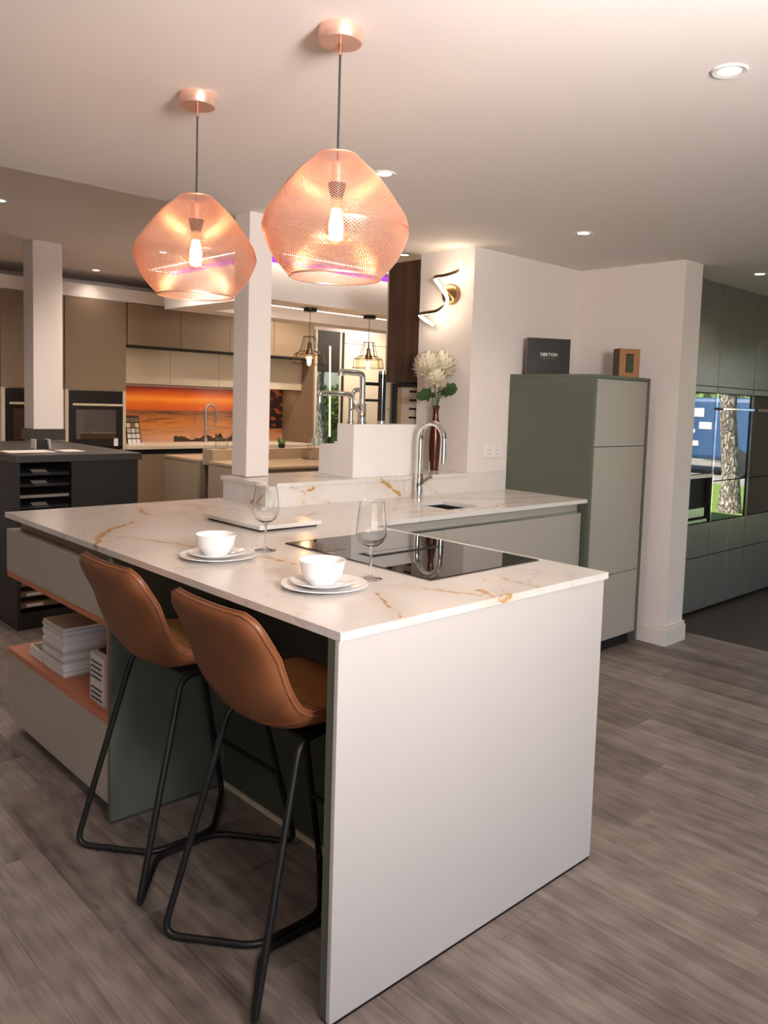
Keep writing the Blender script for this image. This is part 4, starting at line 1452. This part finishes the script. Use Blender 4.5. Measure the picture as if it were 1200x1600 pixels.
tw = [(.64, 1.222, 'taupe tall unit at the left edge of the photo', False), (1.226, 1.766, 'taupe oven tower partly hidden by the far column', True), (1.773, 2.355, 'taupe oven tower left of the sunset splashback', True)]
for x0, x1, lab, ov in tw:
    t = thing('oven_tower', lab, 'cabinet', ((x0 + x1) / 2, 6.5, 0), 'taupe towers of the back kitchen')
    bx('carcass', 'beige_lacquer', t, x0, x1, YB_ + .0215, 6.84, .08, 2.288)
    door_row(t, x0, x1, 1.442, 2.28, 'taupe_lacquer')
    door_row(t, x0, x1, .10, .872, 'taupe_lacquer')
    bx('side_strip', 'beige_lacquer', t, x0 + .002, x0 + .034, YB_, YB_ + .021, .876, 1.438)
    bx('side_strip', 'beige_lacquer', t, x1 - .034, x1 - .002, YB_, YB_ + .021, .876, 1.438)
    if ov:
        o = thing('wall_oven', 'black wall oven with a pale bar handle, ' + ('behind the far column' if x0 < 1.5 else 'left of the sunset splashback'), 'oven', ((x0 + x1) / 2, YB_, .88), 'wall ovens of the back kitchen')
        a, b = x0 + .036, x1 - .036
        bx('body', 'black_gloss', o, a, b, YB_ + .0, YB_ + .0205, .878, 1.432)
        bx('control_strip', 'black_gloss', o, a + .002, b - .002, YB_ - .008, YB_ - .0005, 1.335, 1.43)
        dr_ = bx('door', 'black_gloss', o, a + .002, b - .002, YB_ - .012, YB_ - .0005, .882, 1.330)
        bx('window', 'oven_glass', dr_, a + .06, b - .07, YB_ - .0135, YB_ - .0125, .98, 1.255)
        bx('handle', 'beige_lacquer', dr_, a + .02, b - .01, YB_ - .045, YB_ - .03, 1.292, 1.312, bev=.002)
        if x0 > 1.5:
            bx('energy_label', 'plastic_white', dr_, b - .09, b - .05, YB_ - .0135, YB_ - .0125, .91, .985)

ux = [2.363, 2.925, 3.493, 4.05, 4.598]
place = ['next to the oven tower', 'second from the oven tower', 'third from the oven tower, behind the column', 'next to the mirrored tower']
for i in range(4):
    a, b = ux[i], ux[i + 1]
    t = thing('top_cupboard', 'taupe top cupboard ' + place[i], 'cupboard', ((a + b) / 2, 6.5, 1.88), 'taupe top cupboards')
    bx('body', 'taupe_lacquer', t, a, b, YB_ + .0215, 6.84, 1.888, 2.285)
    bx('bottom_rail', 'gap_black', t, a, b, YB_ + .006, 6.84, 1.872, 1.8875)
    door_row(t, a, b, 1.888, 2.28, 'taupe_lacquer')
    t = thing('wall_cupboard', 'pale beige wall cupboard ' + place[i], 'cupboard', ((a + b) / 2, 6.6, 1.52), 'beige wall cupboards')
    bx('body', 'beige_lacquer', t, a, b, 6.4415, 6.79, 1.53, 1.871)
    door_row(t, a, b, 1.518, 1.869, 'beige_lacquer', 6.42)
    bx('light_strip', 'led_tube', t, a + .05, b - .05, 6.62, 6.64, 1.524, 1.5298)
    t = thing('floor_cupboard', 'taupe floor cupboard under the back worktop, ' + place[i], 'cupboard', ((a + b) / 2, 6.5, 0), 'taupe floor cupboards')
    bx('body', 'taupe_lacquer', t, a, b, YB_ + .0615, 6.80, .10, .871)
    bx('grip_rail', 'gap_black', t, a, b, YB_ + .04, YB_ + .061, .80, .871)
    door_row(t, a, b, .10, .82, 'taupe_lacquer', YB_ + .02)
tag(bx('back_worktop', 'cream_cabinet', None, 2.357, 4.598, YB_ - .005, 6.80, .872, .904, bev=.001), 'pale worktop along the back wall below the sunset picture', 'worktop')
tag(bx('glass_splashback', 'sunset_print', None, 2.357, 4.598, 6.80, 6.81, .905, 1.517), 'orange sunset seascape splashback on the back wall', 'splashback')
light('AREA', 'under_cupboard_light', (3.48, 6.60, 1.51), 3.5, (1, .82, .6), aim=(3.48, 6.66, .9), shape='RECTANGLE', size=2.1, size_y=.04)

t = thing('mirror_tower', 'black mirrored tall unit reflecting trees, in the back kitchen', 'cabinet', (4.83, 6.5, 0))
bx('side_panel', 'taupe_lacquer', t, 4.60, 4.622, YB_, 6.84, .0, 2.222)
bx('carcass', 'gap_black', t, 4.623, 5.05, YB_ + .0225, 6.84, .0, 2.222)
bx('edge_strip', 'cream_cabinet', t, 4.623, 4.652, YB_, YB_ + .022, .0, 2.222)
bx('edge_strip', 'cream_cabinet', t, 4.985, 5.012, YB_, YB_ + .022, .0, 2.222)
bx('upper_panel', 'charcoal_laminate', t, 4.6535, 4.984, YB_, YB_ + .022, 1.745, 2.222)
bx('mirror_glass', 'oven_glass', t, 4.6535, 4.984, YB_, YB_ + .022, .1, 1.742)
bx('black_strip', 'gap_black', t, 5.0125, 5.05, YB_, YB_ + .022, .0, 2.222)  # plain black strip right of the cream edge strip
for i, (a, b) in enumerate(((5.052, 5.75), (5.752, 6.45), (6.452, 7.15))):
    t = thing('cream_tall_unit', ['cream tall unit beside the mirrored tower', 'cream tall unit behind the walnut cupboard', 'cream tall unit in the far right corner'][i], 'cabinet', ((a + b) / 2, 6.5, 0), 'cream tall units')
    bx('carcass', 'gap_black', t, a, b, YB_ + .0215, 6.84, 0, 2.222)
    door_row(t, a, b, 2.10, 2.22, 'cream_cabinet')
    door_row(t, a, b, .1, 2.094, 'cream_cabinet')

# things on the back worktop
t = thing('spring_tap', 'slim steel arched tap in front of the sunset picture', 'tap', (3.50, 6.70, .904))
m = MB().tube(smooth_path([(3.49, 6.68, .9045), (3.49, 6.68, 1.22), (3.505, 6.68, 1.295), (3.55, 6.68, 1.32), (3.60, 6.68, 1.29), (3.615, 6.68, 1.22), (3.61, 6.68, 1.12)], 6), .012, 10)
m.build('neck', 'steel', t, True)
MB().cyl((3.49, 6.68, 1.06), (3.60, 6.68, 1.06), .006, 8).build('holder_arm', 'steel', t, True)
MB().lathe((3.49, 6.68, .9042), [(0, 0), (.022, 0), (.022, .05), (0, .05)], 16).build('base', 'steel', t, True)
t = thing('sample_stand', 'leaning rack of small colour samples beside the oven tower', 'sample stand', (2.50, 6.5, .904))
RT = Matrix.Translation((2.47, 6.42, .9045)) @ Matrix.Rotation(math.radians(-14), 4, 'X')
MB().box(0, .15, 0, .012, 0, .30).move(RT).build('board', 'charcoal_laminate', t)
for r_ in range(5):
    for c_ in range(3):
        o = MB().box(.01 + c_ * .045, .048 + c_ * .045, -.005, -.0005, .012 + r_ * .055, .056 + r_ * .055).move(RT)
        o.build('sample', ['plastic_white', 'paper', 'steel', 'beige_lacquer', 'brown_tray'][min(4, r_ + (c_ == 1 and r_ > 1))], t)
MB().box(-.01, .16, -.06, .02, 0, .012).move(Matrix.Translation((2.47, 6.42, .9045))).build('foot', 'plastic_white', t)

# ------------------------------------------------------------------ charcoal sample unit on the left
t = thing('sample_drawer_unit', 'charcoal unit with open sample trays left of the island', 'drawer unit', (.88, 4.2, 0))
bx('top', 'charcoal_worktop', t, .490, 1.262, 3.575, 4.984, 1.0, 1.042, bev=.002)
bx('left_side', 'charcoal_laminate', t, .507, .525, 3.60, 4.97, 0, .9995)
bx('right_body', 'charcoal_laminate', t, .822, 1.245, 3.60, 4.97, 0, .9995)
bx('back', 'gap_black', t, .5255, .8215, 4.2, 4.97, .0, .9995)
bx('plinth', 'charcoal_laminate', t, .5255, .8215, 3.605, 4.19, .0, .10)
nz = 13
for i in range(nz):
    zc = .125 + i * .066
    up_side = i > 6
    tr = bx('tray', 'gap_black' if up_side and i != 10 else ('steel' if i == 10 else 'brown_tray'), t, .53, .817, 3.625, 4.15, zc, zc + (.018 if up_side else .034))
    if i != 10:
        m = MB().quad([(.615, 3.622, zc + .010), (.70, 3.622, zc + .010), (.69, 3.660, zc + .034), (.60, 3.660, zc + .034)]) if up_side else MB().box(.565, .66, 3.620, 3.6245, zc + .008, zc + .024)
        m.build('tray_tag', 'paper' if not up_side else 'tag_grey', tr)
for x0, x1, y0, y1, lab in ((.53, .80, 3.78, 3.99, 'white printed sheet on the charcoal unit, left of the card stand'), (.86, .99, 3.80, 3.98, 'white sheet on the charcoal unit, right of the card stand')):
    tag(bx('paper_sheet', 'paper', None, x0, x1, y0, y1, 1.0423, 1.0436), lab, 'paper', 'sheets on the charcoal unit')
t = thing('card_stand', 'small dark card stand on the charcoal unit', 'card stand', (.83, 4.12, 1.042))
m = MB().prism([(.79, 4.10), (.87, 4.10), (.87, 4.16), (.79, 4.16)], 1.0423, 1.10)
for v_ in m.bm.verts:
    if v_.co.z > 1.09:
        v_.co.y = 4.13 + (v_.co.y - 4.13) * .15
m.build('card', 'charcoal_laminate', t)
for q in (.782, .872):
    bx('clear_edge', 'paper', t, q, q + .006, 4.09, 4.17, 1.0423, 1.105)

# ------------------------------------------------------------------ far island below the ceiling frame
t = thing('island_unit', 'near half of the far island with a pale wooden top', 'cabinet', (3.6, 4.35, 0))
bx('end_panel', 'beige_end', t, 2.392, 2.412, 4.012, 4.708, 0, .852)
bx('body', 'taupe_lacquer', t, 2.4125, 5.0, 4.04, 4.708, 0, .852)
bx('top', 'oak_top', t, 2.388, 5.0, 4.005, 4.710, .8525, .872)
for i in range(5):
    bx('door', 'taupe_lacquer', t, 2.414 + i * .517, 2.414 + (i + 1) * .517 - .004, 4.018, 4.0395, .05, .845)
t = thing('island_unit', 'far half of the far island with a pale wooden top', 'cabinet', (3.6, 5.18, 0))
bx('end_panel', 'beige_end', t, 2.392, 2.412, 4.882, 5.478, 0, .852)
bx('body', 'taupe_lacquer', t, 2.4125, 5.0, 4.882, 5.478, 0, .852)
bx('top', 'oak_top', t, 2.388, 5.0, 4.880, 5.482, .8525, .872)
t = thing('raised_bar', 'raised wooden bar box along the middle of the far island', 'bar', (3.6, 4.8, .8))
bx('box', 'oak_top', t, 2.44, 5.0, 4.714, 4.877, .83, .966, bev=.001)
bx('end_face', 'beige_end', t, 2.432, 2.4395, 4.714, 4.877, .83, .966)
bx('post', 'taupe_lacquer', t, 2.60, 4.9, 4.74, 4.86, 0, .8295)
PZ = .9663
t = thing('tube_lamp', 'slim glowing tube table lamp on a black foot', 'lamp', (3.75, 4.79, PZ))
MB().lathe((3.745, 4.79, PZ), [(0, 0), (.045, 0), (.045, .01), (.022, .02), (.026, .06), (.012, .10), (0, .10)], 20).build('foot', 'black_gloss', t, True)
MB().cyl((3.745, 4.79, PZ + .1), (3.725, 4.79, 1.93), .008, 10).build('glow_tube', 'led_tube', t, True)
t = thing('potted_grass', 'little pot of green grass on the raised bar', 'plant', (3.19, 4.79, PZ))
MB().lathe((3.19, 4.79, PZ), [(0, 0), (.028, 0), (.034, .035), (.030, .035), (0, .032)], 16).build('pot', 'charcoal_laminate', t, True)
m = MB()
for i in range(70):
    a, l_ = RND.uniform(0, 6.28), RND.uniform(.05, .085)
    tl = RND.uniform(.1, .9)
    b0 = Vector((3.19 + .02 * math.cos(a), 4.79 + .02 * math.sin(a), PZ + .03))
    e = b0 + Vector((math.cos(a) * l_ * tl, math.sin(a) * l_ * tl, l_))
    sd = Vector((-math.sin(a), math.cos(a), 0)) * .004
    m.bm.faces.new([m.bm.verts.new(p) for p in (b0 - sd, b0 + sd, e)])
m.build('blades', 'grass_blade', t)
t = thing('glass_jar', 'low clear glass jar on the raised bar, left of the column', 'jar', (2.565, 4.79, PZ))
MB().lathe((2.565, 4.79, PZ), [(0, 0), (.05, 0), (.056, .02), (.056, .075), (.046, .09), (.046, .098), (.043, .098), (.043, .09), (.052, .074), (.052, .02), (.046, .005), (0, .005)], 24).build('body', 'clear_glass', t, True)
wine_glass((3.38, 4.60, .8755), 'small wine glass on the far island by the white block', .88, group=None)
tag(MB().lathe((3.38, 4.60, .8722), [(0, 0), (.075, 0), (.075, .003), (0, .003)], 24).build('coaster', 'black_metal', None, True), 'dark round coaster under the wine glass on the far island', 'coaster')


# cage pendants
def cage_pendant(x, y, lab):
    t = thing('cage_pendant', lab, 'pendant lamp', (x, y, 2.184), 'wire cage pendants')
    L = lambda z: Vector((x, y, z))
    MB().lathe(L(2.1555), [(0, 0), (.055, 0), (.057, .003), (.057, .028), (0, .028)], 28).build('ceiling_cup', 'black_metal', t, True)
    MB().cyl(L(1.90), L(2.156), .0022, 8).build('cord', 'cable_black', t, True)
    MB().lathe(L(1.795), [(0, 0), (.030, 0), (.031, .03), (.020, .05), (.016, .10), (0, .105)], 20).build('lamp_holder', 'brass', t, True)
    pr = [(.050, 1.945), (.075, 1.835), (.082, 1.822), (.128, 1.795), (.140, 1.715)]
    wr_ = MB()
    for i in range(8):
        a = 2 * math.pi * i / 8
        wr_.tube([(x + r * math.cos(a), y + r * math.sin(a), z) for r, z in pr], .0024, 5)
    for r, z in (pr[0], pr[2], pr[3], pr[4]):
        wr_.tube([(x + r * math.cos(q * math.pi / 16), y + r * math.sin(q * math.pi / 16), z) for q in range(32)], .0024, 5, closed=True)
    wr_.build('wire_cage', 'black_metal', t)
    MB().lathe((x, y, 0), [(.076, 1.818), (.122, 1.792), (.135, 1.715)], 32).build('glass_shade', 'amber_glass', t, True)
    MB().lathe(L(1.695), [(0, 0), (.018, .004), (.028, .025), (.024, .06), (.014, .10)], 20).build('bulb', 'amber_glass', t, True)
    MB().lathe(L(1.71), [(0, 0), (.012, .006), (.016, .025), (.012, .06), (0, .07)], 12).build('filament', 'filament', t, True)
    ld = light('POINT', 'bulb_light', (x, y, 1.74), 4, (1, .66, .36), shadow_soft_size=.03)
    par(ld, t)


cage_pendant(3.04, 4.20, 'wire cage pendant with amber glass, nearer the white column')
cage_pendant(3.70, 4.20, 'wire cage pendant with amber glass, nearer the walnut cupboard')


# ------------------------------------------------------------------ recessed downlights
def downlight(x, y, z, lab, w=None, cone=118):
    t = thing('downlight', lab, 'downlight', (x, y, z), 'recessed downlights')
    MB().lathe((x, y, z - .003), [(.030, .0), (.043, -.002), (.046, .0), (.046, .0028), (.030, .0028)], 28).build('trim_ring', 'plastic_white', t, True)
    MB().lathe((x, y, z - .002), [(0, 0), (.0295, 0), (.0295, .0018), (0, .0018)], 24).build('lens', 'lamp_disc', t)
    ld = light('SPOT', 'downlight_beam', (x, y, z - .012), SPOT_W if w is None else w, WARM, aim=(x, y, 0), spot_size=math.radians(cone), spot_blend=.9, shadow_soft_size=.03)
    par(ld, t)


downlight(.977, -.336, HC, 'brightest recessed downlight, at the upper right of the photo')
downlight(1.041, 1.068, HC, 'recessed downlight beside the nearer copper pendant')
downlight(2.405, 1.069, HC, 'recessed downlight above the tall cabinet corner')
downlight(4.081, .877, HC, 'recessed downlight before the dark kitchen run at right')
for q, w_ in (((2.405, -.34), 20), ((4.08, -.6), 20), ((.98, -1.75), 8), ((-.4, -1.75), 10), ((-1.7, -.34), 34), ((-1.7, 1.07), 34), ((2.4, -1.75), 8), ((-1.7, -2.4), 20)):
    downlight(q[0], q[1], HC, 'recessed downlight outside the view, over the front of the showroom', w_)
downlight(.514, 3.87, HB, 'recessed downlight at the left edge of the photo', 70, 150)
downlight(1.942, 4.662, HB, 'recessed downlight seen through the farther copper shade', 130, 160)
downlight(2.003, 6.064, HB, 'recessed downlight right of the far column', 8)
downlight(3.139, 3.171, HB, 'recessed downlight above the walnut cupboard', 90, 150)
for q, w_ in (((4.1, 5.72), 90), ((5.3, 5.72), 150)):  # unseen lamps added to brighten the cream tall units
    downlight(q[0], q[1], HB, 'added unseen downlight behind the dropped ceiling frame', w_, 160)
for q in ((6.4, 3.2), (6.4, 5.2), (-1.0, 3.6), (-1.0, 5.4)):
    downlight(q[0], q[1], HB, 'recessed downlight outside the view, over the back of the showroom', 60)

# ------------------------------------------------------------------ outside the shop window (seen mirrored in the ovens)
struct(bx('lawn', 'lawn', None, 8.3, 15, -14, 14, -.3, -.06))
struct(bx('pavement', 'asphalt', None, 15, 40, -30, 20, -.3, -.05))
t = thing('street_tree', 'sunlit street tree with rough pale bark outside the window', 'tree', (10.64, -1.47, 0))
m = MB()
pts, rad = [], []
for i in range(10):
    z_ = -.1 + i * .5
    pts.append((10.64 + .04 * math.sin(i * 1.3), -1.47 + .05 * math.cos(i * .9), z_))
    rad.append(.135 - .006 * i + (.05 if i == 0 else 0))
m.tube(pts, .3, 18, rad=rad)
m.build('trunk', 'bark', t, True)


def crown(t, c, rr, n, seed, name='crown'):
    rnd = random.Random(seed)
    m = MB()
    for i in range(n):
        d = Vector((rnd.gauss(0, 1), rnd.gauss(0, 1), rnd.gauss(0, .8)))
        d = d.normalized() * (rnd.random() ** .4)
        p = Vector((c[0] + d.x * rr[0], c[1] + d.y * rr[1], c[2] + d.z * rr[2]))
        a, b = Vector((rnd.gauss(0, 1), rnd.gauss(0, 1), rnd.gauss(0, 1))).normalized(), Vector((rnd.gauss(0, 1), rnd.gauss(0, 1), rnd.gauss(0, 1))).normalized()
        s_ = rnd.uniform(.06, .13)
        m.bm.faces.new([m.bm.verts.new(q) for q in (p - a * s_, p + b * s_ * .6, p + a * s_, p - b * s_ * .6)])
    m.build(name, 'tree_leaf', t)


crown(t, (10.64, -1.5, 5.6), (2.6, 2.6, 1.8), 5000, 5)
for i, (x, y, z_, r) in enumerate(((16, .6, 2.0, (1.2, 1.2, 1.5)), (14.5, -5.9, 1.0, (.8, .9, .9)), (13.4, 2.2, 1.6, (1.3, 1.0, 1.6)))):
    t = thing('street_shrub', ['green bush left of the trunk across the lawn', 'low green hedge bush at the lawn edge', 'green bush mirrored in the back kitchen tower'][i], 'tree', (x, y, 0), 'greenery outside')
    crown(t, (x, y, z_), r, 2500, 20 + i)
    MB().cyl((x, y, -.06), (x, y, z_), .08, 8).build('trunk', 'bark', t)
t = thing('parked_van', 'blue van with white lettering bands parked across the street', 'van', (17.6, -6.2, 0))
bx('body', 'blue_paint', t, 16.8, 18.6, -9.6, -3.4, .32, 1.75, bev=.10, seg=2)
bx('window_band', 'oven_glass', t, 16.79, 16.80, -9.3, -8.0, 1.15, 1.6)
for i, (y0, z0, w_, h_) in enumerate(((-5.7, 1.30, .8, .20), (-5.0, 1.02, .3, .16), (-6.0, .92, .9, .09), (-5.5, .62, .5, .12), (-7.2, 1.25, .5, .3))):
    bx('white_band', 'plastic_white', t, 16.785, 16.80, y0, y0 + w_, z0, z0 + h_)
for q in (-8.6, -4.1):
    MB().cyl((16.78, q, .28), (17.0, q, .28), .33, 20).build('wheel', 'cable_black', t, True)
for i, (x, y, z_, r) in enumerate(((21, -11, 1.6, (1.6, 2.3, 1.3)), (22, -6, 1.7, (1.6, 2.3, 1.4)), (22, -1, 1.6, (1.6, 2.3, 1.3)), (21, 4, 1.9, (1.6, 2.3, 1.6)))):
    t = thing('hedge_tree', ['dense tree behind the left end of the blue van', 'dense tree behind the middle of the blue van', 'dense tree right of the blue van', 'dense tree across the street by the far window'][i], 'tree', (x, y, 0), 'greenery outside')
    crown(t, (x, y, z_), r, 3500, 40 + i)
    MB().cyl((x, y, -.06), (x, y, z_), .12, 8).build('trunk', 'bark', t)
